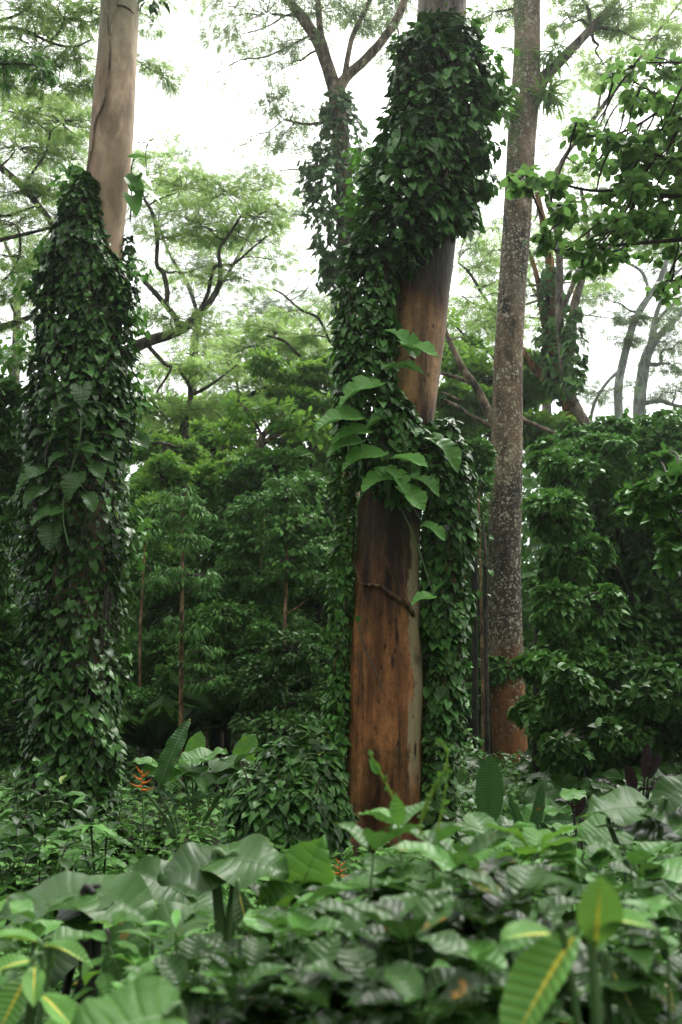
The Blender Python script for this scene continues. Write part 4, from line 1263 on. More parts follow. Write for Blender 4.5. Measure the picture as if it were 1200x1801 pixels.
for (x, y, Y, lf_, lab) in ((290, 1190, 22.5, 'forest', 'leafy shrub low on the slope just right of the left vine cone'), (400, 1140, 22, 'forest', 'leafy shrub low on the slope right of the layered sapling'),
                            (545, 1180, 21.5, 'forest', 'leafy shrub low on the slope just left of the middle trunk'), (440, 1000, 23.2, 'forest_pale', 'pale bushy young tree between the layered and the pale-leaved saplings'), (560, 1010, 23.5, 'forest', 'bushy young tree right of the pale-leaved sapling'),
                            (262, 930, 24, 'forest_bright', 'bushy young tree peeping out right of the left vine cone')):
    bg_tree('shrub', lab, [(x, 1300, 12), (x, 1200, 9), (x + 2, y + 10, 6)], Y, [],
            wall([(x + dx, y + dy, 42, 24, 420) for dx, dy in ((-20, -50), (26, -40), (-34, -5), (10, 0), (40, 20), (-20, 40), (20, 60), (-36, 85), (34, 90))], 3.2, 14), leaf=lf_, size=(0.081, 0.159), cat='shrub', **W)
# saplings with visible straight stems
SP = dict(tpl=T_LANCE, flat=.35, hang=.55, shell=.3, upn=1.0, sides=8, tw_px=2.5)
bg_tree('sapling', 'thin straight orange-stemmed sapling with layered drooping leaves', [(318, 1318, 8.5), (319, 1200, 8), (320, 1080, 7.5), (321, 980, 6.5), (322, 900, 5), (330, 850, 3)], 19, [],
        [(335, 1010, 44, 18, 330), (290, 1020, 36, 16, 230), (365, 1035, 26, 14, 150), (320, 950, 46, 18, 300), (290, 900, 34, 18, 180), (345, 905, 40, 18, 230), (340, 1110, 30, 16, 210), (355, 1145, 26, 14, 130), (370, 1195, 34, 16, 200), (340, 1175, 24, 14, 110), (300, 1090, 20, 14, 70), (320, 870, 40, 20, 200)],
        bark='sapling', leaf='forest_pale', size=(0.096, 0.178), **SP)
bg_tree('sapling', 'pale-leaved sapling with a short bare orange stem showing in mid slope', [(499, 1300, 6), (499, 1180, 7), (501, 1100, 7), (503, 1040, 6.5), (505, 960, 5), (507, 900, 4)], 21, [[(502, 1080, 3), (520, 1070, 2.6), (540, 1055, 2)]],
        [(506, 880, 36, 20, 330), (480, 905, 34, 18, 260), (535, 910, 34, 18, 260), (505, 930, 46, 20, 330), (470, 950, 30, 16, 200), (540, 960, 36, 18, 250), (500, 980, 46, 20, 300), (525, 1010, 30, 14, 160), (480, 1020, 20, 12, 100), (500, 850, 30, 16, 200)],
        bark='sapling', leaf='forest_pale', size=(0.096, 0.187), **{**SP, 'tpl': T_OVATE})
bg_tree('sapling', 'slim sapling with a faint brown stem left of the pale-leaved sapling', [(449, 1300, 5.5), (450, 1130, 6), (455, 1060, 6), (460, 990, 5.5), (465, 900, 4.5)], 22, [[(460, 1010, 2.5), (448, 1000, 2), (440, 990, 1.6)]],
        [(460, 880, 36, 18, 260), (430, 900, 30, 18, 200), (450, 935, 36, 16, 220), (425, 960, 30, 14, 140), (478, 870, 26, 16, 160)], bark='sapling', leaf='forest_pale', size=(0.104, 0.196), **{**SP, 'tpl': T_OVATE})
bg_tree('sapling', 'thin pale pole-like stem among leaves between the left cone and the sapling', [(248, 1290, 5), (246, 1150, 5), (250, 1050, 5), (252, 1020, 4), (256, 940, 3)], 22, [], [(255, 930, 26, 20, 160), (262, 1000, 20, 20, 110)], bark='sapling', leaf='forest_pale', size=(0.104, 0.187), **SP)
bg_tree('sapling', 'short pale stem and light crown below the rising dark limb', [(362, 1290, 8), (361, 1000, 9), (360, 890, 9), (362, 860, 8), (372, 845, 6)], 26, [[(364, 856, 5), (382, 838, 4), (396, 824, 3)]], [(350, 830, 40, 18, 240), (395, 815, 36, 18, 240), (370, 870, 30, 18, 180)], bark='sapling', leaf='forest_bright', size=(0.128, 0.221), **{**SP, 'tpl': T_OVATE})
# ferns at the foot of the slope
for k, (x, y, lab) in enumerate(((270, 1285, 'large dark fern at the foot of the slope right of the vine cone'), (400, 1235, 'dim fern clump at the slope foot right of the thin sapling'))):
    p = P(x, y, 20.5)
    T = thing('fern', lab, 'fern', (p[0], p[1], gz(p[0], p[1])))
    mb = MB()
    c = np.array([p[0], p[1], p[2] - .35])
    for j in range(26):
        a = rng.random() * 2 * PI
        d = np.array([math.cos(a), math.sin(a) * .7, rng.uniform(.5, 1.2)])
        one_leaf(mb, feather_tpl(14, j), c, d, (-d[0], -d[1], 1.2), rng.uniform(.9, 1.5), 1.0, rng.random())
    part(T, 'fronds', mb, M['fern'])

# ---- dark thicket at the far left, beside and behind the left cone
bg_tree('slope_tree', 'dark leafy tree in the gloom at the far left edge of the frame', [(-20, 1330, 40), (-20, 1000, 34), (-10, 760, 24), (0, 690, 14)], 17, [],
        wall([(0, 720, 30, 60, 700), (10, 850, 34, 80, 900), (-20, 800, 50, 90, 800), (8, 1000, 34, 90, 900), (-20, 980, 50, 90, 700), (10, 1150, 34, 90, 900), (-20, 1180, 50, 90, 700), (10, 1290, 40, 60, 700)]), leaf='forest_dark', size=(.10, .18), **W)

# ================================================================ right-hand background
bg_tree('leaning_tree', 'dark leaning tree with forked limbs rising behind the vine-draped shrubs', [(1050, 1290, 30), (1048, 900, 26), (1044, 778, 19), (1018, 725, 19), (1000, 685, 18), (990, 620, 16), (984, 550, 15), (984, 450, 13), (976, 390, 12), (962, 350, 11)], 31,
        [[(996, 670, 13), (1006, 600, 13), (1012, 540, 12), (1024, 490, 11), (1036, 440, 9), (1030, 380, 8), (1022, 330, 6)], [(984, 560, 9), (1004, 510, 9), (1020, 470, 8), (1060, 440, 6), (1100, 430, 5)],
         [(964, 352, 8), (985, 290, 8), (1020, 240, 8), (1052, 198, 8), (1080, 160, 7), (1110, 125, 7), (1140, 80, 6), (1180, 25, 5), (1215, -20, 4)], [(1050, 200, 5), (1060, 150, 4), (1075, 100, 3)], [(1110, 125, 4), (1130, 110, 3), (1170, 95, 2.6)]],
        [(1040, 300, 50, 14, 100, 1), (1100, 90, 60, 20, 170), (1170, 40, 60, 26, 260), (1130, 150, 40, 16, 70), (1010, 210, 30, 20, 60), (1060, 400, 40, 12, 70), (960, 330, 30, 18, 60, 2), (1020, 130, 40, 20, 90, 2), (990, 420, 30, 12, 40, 1)],
        bark='limb_grey', leaf='lacy', size=(.18, .32), sides=12)
bg_tree('vine_clad_tree', 'orange-barked tree clothed in vines behind the lichen-spotted trunk', [(1008, 1290, 30), (1006, 900, 26), (1004, 778, 24), (1000, 715, 24), (985, 660, 25), (974, 600, 25), (970, 520, 20), (966, 450, 15), (955, 390, 12), (945, 340, 9)], 33,
        [[(974, 610, 14), (958, 572, 12), (950, 520, 11), (943, 480, 9), (930, 440, 7)], [(985, 600, 13), (1000, 580, 12), (1012, 520, 10), (1028, 480, 8)], [(978, 690, 12), (950, 660, 12), (925, 625, 11), (905, 590, 9)], [(970, 660, 7), (940, 640, 6), (915, 610, 5)]],
        [(960, 440, 46, 12, 100), (1010, 430, 40, 12, 70, 1), (930, 520, 40, 12, 90), (930, 400, 40, 14, 80, 2), (1060, 490, 50, 12, 90, 2), (870, 560, 40, 12, 110, 2), (850, 520, 40, 12, 90, 1), (960, 560, 40, 12, 60, 2)],
        bark='orange_bark', leaf='lacy', size=(.2, .34), sides=12)
T = thing('climbing_vine', 'loose green vine hanging on the orange-barked tree on the right', 'vine', P(975, 700, 33))
lf, st = MB(), MB()
pp, rr = pxrad([(966, 470, 14), (970, 540, 24), (974, 600, 30), (984, 660, 34), (994, 700, 26)], 33, [-.3] * 5)
sleeve(lf, pp, rr, 600, (.2, .36), T_HEART, (), 61, .35, back=.5, layers=.6, spread=.8)
pp, rr = pxrad([(1010, 540, 10), (1008, 600, 20), (1006, 650, 22), (1012, 690, 16)], 31, [-.3] * 4)
sleeve(lf, pp, rr, 260, (.18, .32), T_HEART, (), 62, .35, back=.5, layers=.6, spread=.8)
part(T, 'foliage', lf, M['forest_pale'])
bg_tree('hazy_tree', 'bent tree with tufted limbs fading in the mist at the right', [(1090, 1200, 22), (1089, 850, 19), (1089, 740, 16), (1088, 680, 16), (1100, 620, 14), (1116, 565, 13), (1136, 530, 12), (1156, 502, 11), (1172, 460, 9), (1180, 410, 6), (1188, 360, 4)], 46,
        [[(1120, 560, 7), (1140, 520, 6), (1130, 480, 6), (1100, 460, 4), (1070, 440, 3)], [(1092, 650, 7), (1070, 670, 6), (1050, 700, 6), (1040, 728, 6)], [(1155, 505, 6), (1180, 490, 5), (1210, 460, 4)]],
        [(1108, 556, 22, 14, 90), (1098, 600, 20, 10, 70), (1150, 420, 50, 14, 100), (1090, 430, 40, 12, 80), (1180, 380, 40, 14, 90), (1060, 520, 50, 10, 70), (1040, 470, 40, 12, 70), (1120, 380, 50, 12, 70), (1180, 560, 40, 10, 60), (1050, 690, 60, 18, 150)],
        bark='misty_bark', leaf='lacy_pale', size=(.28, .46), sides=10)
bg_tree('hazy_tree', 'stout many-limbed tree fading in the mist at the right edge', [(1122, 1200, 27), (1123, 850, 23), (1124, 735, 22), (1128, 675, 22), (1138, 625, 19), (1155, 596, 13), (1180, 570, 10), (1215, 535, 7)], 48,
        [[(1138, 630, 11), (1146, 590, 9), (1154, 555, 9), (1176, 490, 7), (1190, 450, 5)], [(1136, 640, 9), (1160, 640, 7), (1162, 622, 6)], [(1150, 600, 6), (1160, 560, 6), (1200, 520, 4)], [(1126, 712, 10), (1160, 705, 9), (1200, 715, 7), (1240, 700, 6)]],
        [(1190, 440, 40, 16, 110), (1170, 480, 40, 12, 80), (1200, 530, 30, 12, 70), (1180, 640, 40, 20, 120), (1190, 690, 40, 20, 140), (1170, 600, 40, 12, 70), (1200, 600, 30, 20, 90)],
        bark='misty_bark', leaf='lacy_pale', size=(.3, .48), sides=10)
bg_tree('slanting_tree', 'slanting pale bare limb crossing behind between the middle and spotted trunks', [(905, 1290, 18), (890, 850, 17), (872, 755, 16), (850, 705, 15), (834, 675, 14), (815, 650, 13), (800, 620, 11), (786, 588, 9), (774, 550, 7)], 29,
        [[(838, 680, 8), (815, 668, 8), (795, 662, 7), (774, 656, 6)], [(872, 756, 9), (850, 742, 9), (825, 730, 8), (805, 715, 7), (782, 704, 6)], [(812, 705, 4), (800, 700, 4), (778, 690, 4)], [(886, 830, 11), (905, 740, 10), (930, 744, 9), (965, 758, 8), (1002, 776, 7)]],
        [(790, 620, 26, 20, 130, 1), (770, 560, 26, 16, 60, 1), (830, 610, 34, 16, 130, 2)], bark='limb_pale', leaf='forest_bright', tpl=T_DIA, size=(.2, .34))
bg_tree('umbrella_tree', 'flat-layered umbrella tree with fine twigs glimpsed left of the spotted trunk', [(850, 1290, 24), (860, 900, 22), (880, 640, 18), (890, 560, 14)], 38,
        [[(885, 590, 7), (865, 545, 6), (850, 520, 6), (826, 480, 5), (806, 462, 4)], [(880, 640, 7), (850, 610, 6), (820, 592, 5), (795, 565, 4)], [(865, 545, 4), (835, 535, 3.6), (812, 520, 3)]],
        [(830, 540, 50, 12, 150), (850, 575, 50, 12, 160), (830, 470, 40, 14, 80), (870, 440, 40, 18, 70), (860, 400, 40, 20, 60), (820, 430, 30, 14, 40), (860, 620, 50, 14, 160), (880, 490, 40, 14, 70), (850, 330, 26, 30, 50)], bark='limb_dark', leaf='lacy', size=(.24, .4))
bg_tree('slope_tree', 'tall green crown glimpsed between the middle and the spotted trunks', [(815, 1290, 22), (818, 1000, 18), (818, 780, 14), (816, 680, 10)], 34, [],
        wall([(810, 640, 40, 30, 500), (845, 650, 34, 34, 500), (820, 700, 46, 36, 600), (850, 720, 34, 30, 400), (800, 760, 40, 36, 500), (960, 660, 40, 34, 500), (930, 700, 40, 40, 500), (950, 740, 50, 30, 500)]), leaf='forest_bright', size=(.22, .4), **W)
bg_tree('conical_shrub', 'small dense dark cone-shaped tree between the middle and spotted trunks', [(836, 1300, 12), (835, 1000, 10), (834, 860, 8), (834, 800, 6)], 22, [],
        wall([(834, 785, 26, 20, 420), (836, 815, 32, 22, 500), (840, 850, 32, 26, 450), (838, 890, 28, 26, 350)]), leaf='hedge', size=(.10, .18), **W)
bg_tree('sapling', 'thin bare orange sapling stem left of the spotted trunk', [(850, 1330, 5.5), (849, 1200, 5.5), (846, 1050, 5), (844, 950, 4.5), (842, 870, 3.5)], 20, [], [(842, 850, 16, 14, 70)], bark='sapling', leaf='forest', size=(.1, .18), **SP)
bg_tree('sapling', 'mossy greenish pole stem touching the left side of the spotted trunk', [(858, 1330, 8), (855, 1150, 7.5), (854, 1050, 7), (853, 960, 6), (846, 890, 3.5)], 23, [], [(846, 870, 14, 14, 60)], bark='limb_dark', leaf='forest', size=(.1, .18), **SP)
bg_tree('shrub', 'shady shrub in the gap between the vine curtain and the spotted trunk', [(825, 1330, 12), (825, 1250, 9), (825, 1180, 7)], 27, [],
        wall([(820, 950, 30, 44, 500), (830, 1040, 30, 50, 600), (825, 1120, 34, 50, 600), (830, 1200, 36, 44, 600), (820, 1260, 40, 34, 500), (870, 1240, 30, 40, 400)]), leaf='forest_dark', size=(.11, .22), cat='shrub', **W)

# ---- the vine-draped shrubs on the right
H = dict(tpl=T_OVATE, flat=.6, hang=.5, shell=.62, wid=1.1, cat='shrub', bark='bole')
bg_tree('vine_draped_shrub', 'big rounded bright-topped shrub mass right of the spotted trunk', [(1000, 1290, 26), (1000, 1100, 22), (1000, 950, 16), (1000, 870, 10)], 18, [],
        wall([(966, 812, 30, 22, 500), (1000, 800, 46, 28, 800), (1050, 800, 46, 26, 800), (974, 850, 36, 34, 700), (1020, 850, 56, 36, 900), (1070, 850, 40, 34, 700), (968, 900, 26, 34, 400), (990, 910, 50, 34, 800), (1040, 910, 44, 34, 600), (1000, 960, 50, 30, 700), (1020, 1000, 36, 20, 400), (985, 1040, 34, 20, 320), (985, 990, 30, 30, 420)]), leaf='hedge', size=(.10, .17), **H)
bg_tree('vine_draped_shrub', 'bright-topped shrub mass along the right edge under the misty trees', [(1150, 1290, 26), (1150, 1100, 22), (1150, 950, 16), (1150, 870, 10)], 20, [],
        wall([(1110, 780, 50, 26, 700), (1165, 775, 46, 26, 700), (1200, 770, 36, 30, 450), (1110, 820, 44, 30, 700), (1160, 830, 46, 34, 700), (1120, 880, 44, 36, 600), (1180, 890, 44, 40, 550), (1080, 920, 34, 34, 360), (1140, 950, 50, 34, 420), (1200, 960, 40, 40, 350)]), leaf='hedge', size=(.11, .19), **H)
bg_tree('vine_draped_shrub', 'dark hanging vine thicket low behind the spotted trunk on its right', [(945, 1300, 20), (945, 1200, 16), (945, 1100, 10)], 16.8, [],
        wall([(990, 1240, 40, 34, 500), (1030, 1150, 36, 44, 460), (1040, 1230, 40, 34, 500), (1040, 1060, 30, 36, 340), (985, 1010, 28, 40, 460), (994, 1080, 34, 40, 560), (990, 1150, 30, 40, 560), (990, 1120, 36, 40, 460), (1000, 1180, 40, 36, 560), (998, 1210, 34, 30, 560), (1010, 1080, 30, 30, 300)]), leaf='forest', size=(.09, .16), **{**H, 'tpl': T_HEART})
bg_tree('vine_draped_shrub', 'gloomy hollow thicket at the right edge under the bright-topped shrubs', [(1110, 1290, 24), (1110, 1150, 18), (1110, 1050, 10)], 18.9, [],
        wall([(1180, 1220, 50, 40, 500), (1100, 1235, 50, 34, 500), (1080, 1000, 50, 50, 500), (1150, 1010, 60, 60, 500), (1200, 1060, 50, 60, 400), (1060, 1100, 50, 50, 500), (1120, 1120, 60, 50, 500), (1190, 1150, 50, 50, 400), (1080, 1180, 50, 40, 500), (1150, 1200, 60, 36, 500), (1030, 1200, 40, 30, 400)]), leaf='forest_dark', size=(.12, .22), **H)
for (x, y, Y, lf_, lab) in ((1000, 1200, 16.0, 'forest', 'low vine-smothered shrub just right of the orange foot of the spotted trunk'), (1030, 1240, 15.6, 'forest_dark', 'low dark shrub in the middle of the gloom at the right'),
                            (1100, 1240, 16.4, 'forest_dark', 'low shaded shrub in front of the gloomy hollow at the right'), (1175, 1230, 15.8, 'forest_dark', 'low shaded shrub at the right edge behind the elephant ear patch'), (890, 1215, 26.5, 'forest', 'low shrub directly behind the foot of the spotted trunk')):
    bg_tree('shrub', lab, [(x, 1290, 10), (x, 1240, 8), (x + 2, y + 10, 5)], Y, [],
            wall([(x + dx, y + dy, 36, 24, 330) for dx, dy in ((-20, -40), (22, -46), (-34, 0), (6, 0), (36, 10), (-20, 34), (20, 44), (-40, 56), (44, 54), (-24, 84), (22, 88))]), leaf=lf_, size=(.09, .17), **{**H, 'tpl': T_HEART})
for (x, y, lab) in ((1000, 772, 'leafy shoots rising from the top of the big rounded shrub mass'), (1085, 757, 'leafy shoots rising between the two bright-topped shrub masses'), (1165, 748, 'leafy shoots rising at the right edge from the shrub mass under the misty trees')):
    bg_tree('shrub', lab, [(x, 1290, 10), (x + 3, 1000, 8), (x, y + 20, 4)], 19, [],
            [(x + rng.uniform(-40, 40), y + rng.uniform(-14, 40), rng.uniform(12, 24), rng.uniform(8, 18), 110) for _ in range(9)], leaf='hedge', size=(.09, .16), **H)
bg_tree('leafy_bough', 'nearer bright leafy branch poking in at the right edge half way up', [(1400, 1700, 34), (1380, 1300, 28), (1330, 1040, 18), (1290, 950, 12)], 11, [[(1290, 950, 9), (1250, 905, 7), (1210, 890, 6), (1160, 890, 4), (1120, 900, 3)], [(1270, 930, 6), (1220, 950, 5), (1185, 970, 3)]],
        wall([(1195, 850, 24, 30, 130), (1160, 880, 34, 24, 150), (1185, 905, 34, 30, 170), (1135, 900, 22, 18, 70), (1175, 950, 26, 26, 110), (1195, 985, 16, 20, 60), (1198, 820, 12, 20, 40)]), leaf='hedge', tpl=T_ROUND, size=(.10, .15), bark='twig_dark', twig='twig_dark')
# ---- the near round-leaved branches in the upper right
bg_tree('round_leaved_tree', 'near dark round-leaved branches reaching in from the upper right edge', [(1560, 1800, 80), (1540, 1300, 70), (1500, 800, 60), (1440, 480, 44), (1400, 300, 32), (1380, 100, 22)], 8.5,
        [[(1420, 380, 18), (1320, 345, 14), (1240, 335, 11), (1180, 345, 8), (1110, 335, 6), (1040, 335, 5), (980, 322, 4), (920, 310, 3)],
         [(1440, 470, 18), (1330, 440, 14), (1240, 420, 10), (1160, 425, 7), (1090, 430, 5), (1020, 430, 4), (975, 440, 3)],
         [(1390, 180, 14), (1300, 175, 11), (1230, 165, 8), (1180, 180, 6), (1130, 215, 5), (1070, 240, 4), (1010, 235, 3)],
         [(1240, 335, 7), (1190, 290, 6), (1150, 270, 5), (1110, 260, 4)], [(1380, 100, 10), (1280, 110, 7), (1200, 110, 5), (1130, 110, 3)]],
        wall([(1260, 160, 50, 34, 90), (1330, 200, 60, 40, 110), (1280, 330, 50, 40, 110), (1360, 360, 60, 40, 110), (1270, 430, 46, 30, 80), (1350, 90, 60, 36, 100), (1430, 200, 60, 50, 110), (1440, 360, 50, 40, 80), (1130, 105, 24, 14, 34), (1165, 120, 30, 22, 60), (1195, 150, 26, 30, 70), (1120, 160, 30, 20, 50), (1150, 210, 40, 24, 80), (1095, 235, 36, 20, 66), (1040, 230, 36, 18, 60), (1005, 225, 20, 14, 26), (1045, 265, 26, 14, 34),
              (1190, 250, 34, 40, 110), (1150, 290, 44, 28, 110), (1100, 300, 30, 22, 50), (1190, 330, 34, 34, 110), (1120, 340, 36, 20, 70), (1060, 340, 32, 18, 54), (1020, 355, 30, 20, 44), (965, 315, 30, 14, 50), (925, 305, 22, 12, 36), (940, 335, 18, 12, 22),
              (1180, 400, 38, 26, 90), (1120, 410, 36, 22, 70), (1070, 420, 34, 20, 60), (1030, 425, 28, 16, 40), (995, 445, 24, 14, 34), (1100, 450, 40, 16, 50), (1160, 455, 34, 18, 54), (985, 470, 14, 10, 14), (1040, 460, 20, 12, 22), (1195, 200, 20, 30, 40), (1080, 380, 26, 14, 30), (1170, 500, 40, 16, 40), (1190, 350, 40, 60, 90), (1140, 170, 50, 40, 60)], 1.45, 16, .5),
        leaf='round', tpl=T_ROUND, size=(.065, .105), flat=.6, hang=.35, bark='twig_dark', twig='twig_dark', tw_px=3, zpen=0)

# ---- the far woods and the land
def woods(px0, px1, py0, py1, Y0, Y1, n, size, leaf, nm='far_woods'):
    mb = MB()
    Y = rng.uniform(Y0, Y1, n)
    x = rng.uniform(px0, px1, n)
    u = rng.random(n)
    q0 = np.stack([x * .02, Y * .2, np.zeros(n)], 1)
    top = py0 + noise3(q0, 1.0, 77) * 45
    y = top + (py1 - top) * u ** .8
    q = np.array([P(a, b, c) for a, b, c in zip(x, y, Y)])
    keep = q[:, 2] > ground_z(q[:, 0], q[:, 1])
    q = q[keep]
    q += (noise3(q, .5, 71) * .6)[:, None] * np.array([0, 1, 0])
    m = len(q)
    keep = noise3(q, .45, 72) + rng.random(m) * 1.1 > -.15
    q = q[keep]
    m = len(q)
    leaves(mb, T_DIA, q, rng.normal(0, .6, (m, 3)) + [0, -.2, -.4], rng.normal(0, .5, (m, 3)) + [0, -.3, .8], rng.uniform(size[0], size[1], m))
    o = mb.build(nm, M[leaf])
    o['kind'] = 'stuff'
    return o


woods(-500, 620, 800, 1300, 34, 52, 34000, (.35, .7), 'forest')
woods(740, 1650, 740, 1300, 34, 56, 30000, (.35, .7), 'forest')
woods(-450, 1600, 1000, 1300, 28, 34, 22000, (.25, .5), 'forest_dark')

xs = np.concatenate([np.linspace(-320, -32, 25), np.linspace(-30, 30, 121), np.linspace(32, 320, 25)])
ys = np.concatenate([np.linspace(-30, -1, 12), np.linspace(0, 60, 121), np.linspace(62, 420, 40)])
X_, Y_ = np.meshgrid(xs, ys)
Z_ = ground_z(X_, Y_)
V_ = np.stack([X_.ravel(), Y_.ravel(), Z_.ravel()], 1)
nx = len(xs)
i_ = (np.arange(len(ys) - 1)[:, None] * nx + np.arange(nx - 1)[None, :]).ravel()
mb = MB()
mb.add(V_, np.stack([i_, i_ + 1, i_ + nx + 1, i_ + nx], 1).ravel(), np.full(len(i_), 4), V_[:, :2] * .1, .5)
m, t = mat('forest soil')
oc = t.n('ShaderNodeTexCoord').outputs['Object']
c = t.ramp(t.noise(oc, 1.6, 8, .65), [(.3, (.012, .012, .007)), (.5, (.022, .022, .011)), (.65, (.018, .034, .012)), (.8, (.045, .032, .018))])
b = t.n('ShaderNodeBsdfPrincipled')
t.l(c, b.inputs['Base Color'])
b.inputs['Roughness'].default_value = .95
b.inputs['Specular IOR Level'].default_value = .1
bp = t.n('ShaderNodeBump')
t.l(t.noise(oc, 9.0, 6, .7), bp.inputs['Height'])
bp.inputs['Distance'].default_value = .05
t.l(bp.outputs[0], b.inputs['Normal'])
t.l(b.outputs[0], t.n('ShaderNodeOutputMaterial').inputs['Surface'])
g = mb.build('ground', m)
g['kind'] = 'structure'

# ================================================================ middle ground and foreground plants
TARO_O = [(0, .05, .10), (.04, .26, .30), (.12, .38, .30), (.25, .44, .20), (.42, .43, .10), (.58, .36, .04), (.74, .25, 0), (.88, .12, 0), (1, .006, 0)]
T_TARO = [blade(smooth_st(TARO_O, 26), fo, dr, 5, seed=s, wave=wv, waven=2.0, shear=.35, corr=.006, ncorr=9, twist=tw) for s, dr, fo, wv, tw in ((1, .22, .10, .05, 0), (2, .38, .18, .07, .15), (3, .14, .02, .08, -.15), (4, .30, -.10, .06, .1))]
ELL = [(0, .015), (.06, .07), (.18, .17), (.35, .235), (.52, .24), (.7, .19), (.85, .11), (.95, .04), (1, .004)]
T_CROTON = [blade(smooth_st(ELL, 30), fo, dr, 4, seed=s, wave=.02, waven=1.5, shear=.45, corr=.012, ncorr=15) for s, dr, fo in ((1, .25, .35), (2, .5, .3), (3, .1, .45))]
T_BROAD = [blade(smooth_st(OVATE, 12), fo, dr, 2, seed=s, wave=.035, waven=2, shear=.35, corr=.007, ncorr=7) for s, dr, fo in ((1, .25, .3), (2, .45, .2), (3, .15, .4), (4, .35, .1))]
BAN = [(0, .01), (.05, .06), (.15, .12), (.35, .16), (.6, .155), (.8, .12), (.93, .06), (1, .01)]
T_BANANA = [blade(smooth_st(BAN, 36), fo, dr, 4, seed=s, wave=wv, waven=4, shear=.1, corr=.006, ncorr=26, twist=tw) for s, dr, fo, wv, tw in ((1, .02, .35, .015, 0), (2, .35, .45, .03, .2), (3, .6, .3, .04, -.3))]
T_BHEART = [blade(smooth_st(HEART, 14), fo, dr, 2, seed=s, wave=.03, waven=2, shear=.25, corr=.006, ncorr=7) for s, dr, fo in ((1, .25, .15), (2, .4, .25))]


def foot(p):
    return np.array([p[0], p[1], gz(p[0], p[1])])


def big_plant(name, label, cat, Y, specs, tpls, mt, stem_r=.012, stem='petiole', base_px=None, group=None, part_name='leaf', tip_leaf=True, nrm=None):
    """a plant whose few big leaves each stand on their own stalk; specs = (x, y, length px, tip direction, width, extra depth)"""
    c = [P(s[0], s[1], Y + (s[7] if len(s) > 7 else 0)) for s in specs]
    m = np.mean(c, 0)
    b = foot(P(base_px, 1500, Y)) if base_px is not None else foot(m)
    T = thing(name, label, cat, b, group)
    st = MB()
    for s, p in zip(specs, c):
        d = unit(np.array(s[3:6], float))
        L = s[2] * mpp(p)
        w = s[6] if len(s) > 6 else 1.0
        root = p - d * L * .45
        up = np.array([0, -.35, .95]) if nrm is None else np.array(nrm, float)
        if abs(d[2]) > .75:
            up = np.array([0, -1.0, .25])
        n_ = up + rng.normal(0, .12, 3)
        mid = (b + root) / 2 + np.array([(root[0] - b[0]) * -.18, (root[1] - b[1]) * -.1, .12 * np.linalg.norm(root - b)])
        tube(st, spline([b + rng.normal(0, .02, 3) * [1, 1, 0], mid, root - d * .02 + [0, 0, -.01], root + d * L * .1], 18), np.linspace(stem_r * 1.5, stem_r * .6, 18), 7, cap=False)
        mb = MB()
        tp = random.choice(tpls)
        one_leaf(mb, tp, root, d, n_, L, w, rng.random())
        lo_ = part(T, part_name, mb, M[mt] if isinstance(mt, str) else mt)
        rb = MB()
        midrib(rb, tp, root, d, n_, L, w, L * .016)
        subpart(lo_, T, 'midrib', rb, M['yellow_rib' if mt.startswith('croton') else 'darkstem' if mt == 'ti' else 'petiole'])
    part(T, 'stalks', st, M[stem])
    return T


def shrub(label, x, y, Y, L, stems=((0, 0),), mt='broad', tpls=None, nodes=5, cat='shrub', name='leafy_shrub', gap=.55, width=1.0, group=None, stemmat='petiole', whorl=2, top=3, sr=.006, lean=.45, deep=.25):
    tpls = tpls or T_BROAD
    c = P(x, y, Y)
    b = foot(c)
    T = thing(name, label, cat, b, group)
    lf, st = MB(), MB()
    pos, tip, nr, sz = [], [], [], []
    for (dx, dy) in stems:
        t_ = P(x + dx, y + dy, Y + rng.uniform(-deep, deep))
        h = max(t_[2] - b[2], .1)
        s0 = b + np.array([(t_[0] - b[0]) * .25, (t_[1] - b[1]) * .25, 0]) + rng.normal(0, .03, 3) * [1, 1, 0]
        pth = spline([s0, (s0 + t_) / 2 + rng.normal(0, .05, 3) * [1, 1, .3] * min(1, h), t_], 24)
        tube(st, pth, np.linspace(sr * 1.4, sr * .5, 24), 6, cap=False)
        seg = np.concatenate([[0], np.cumsum(np.linalg.norm(np.diff(pth, axis=0), axis=1))])
        a0 = rng.random() * PI
        for k in range(nodes):
            q = seg[-1] - k * L * gap
            if q < .05:
                break
            p = np.array([np.interp(q, seg, pth[:, i]) for i in range(3)])
            m = top if k == 0 else whorl
            for j in range(m):
                a = a0 + k * 1.35 + j * 2 * PI / m + rng.normal(0, .25)
                up = (.75 if k == 0 else lean - .16 * k) + rng.normal(0, .12)
                d = np.array([math.cos(a), math.sin(a), up])
                pos.append(p + unit(d) * L * .12)
                tip.append(d)
                nr.append([-d[0] * .4 * up, -d[1] * .4 * up - .1, 1.0])
                sz.append(L * (.72 if k == 0 else rng.uniform(.85, 1.15)))
    n = len(pos)
    leaves(lf, tpls, np.array(pos), np.array(tip), np.array(nr) + rng.normal(0, .15, (n, 3)), np.array(sz), None, rng.uniform(.9, 1.1, n) * width)
    part(T, 'stems', st, M[stemmat])
    part(T, 'leaves', lf, M[mt])
    return T


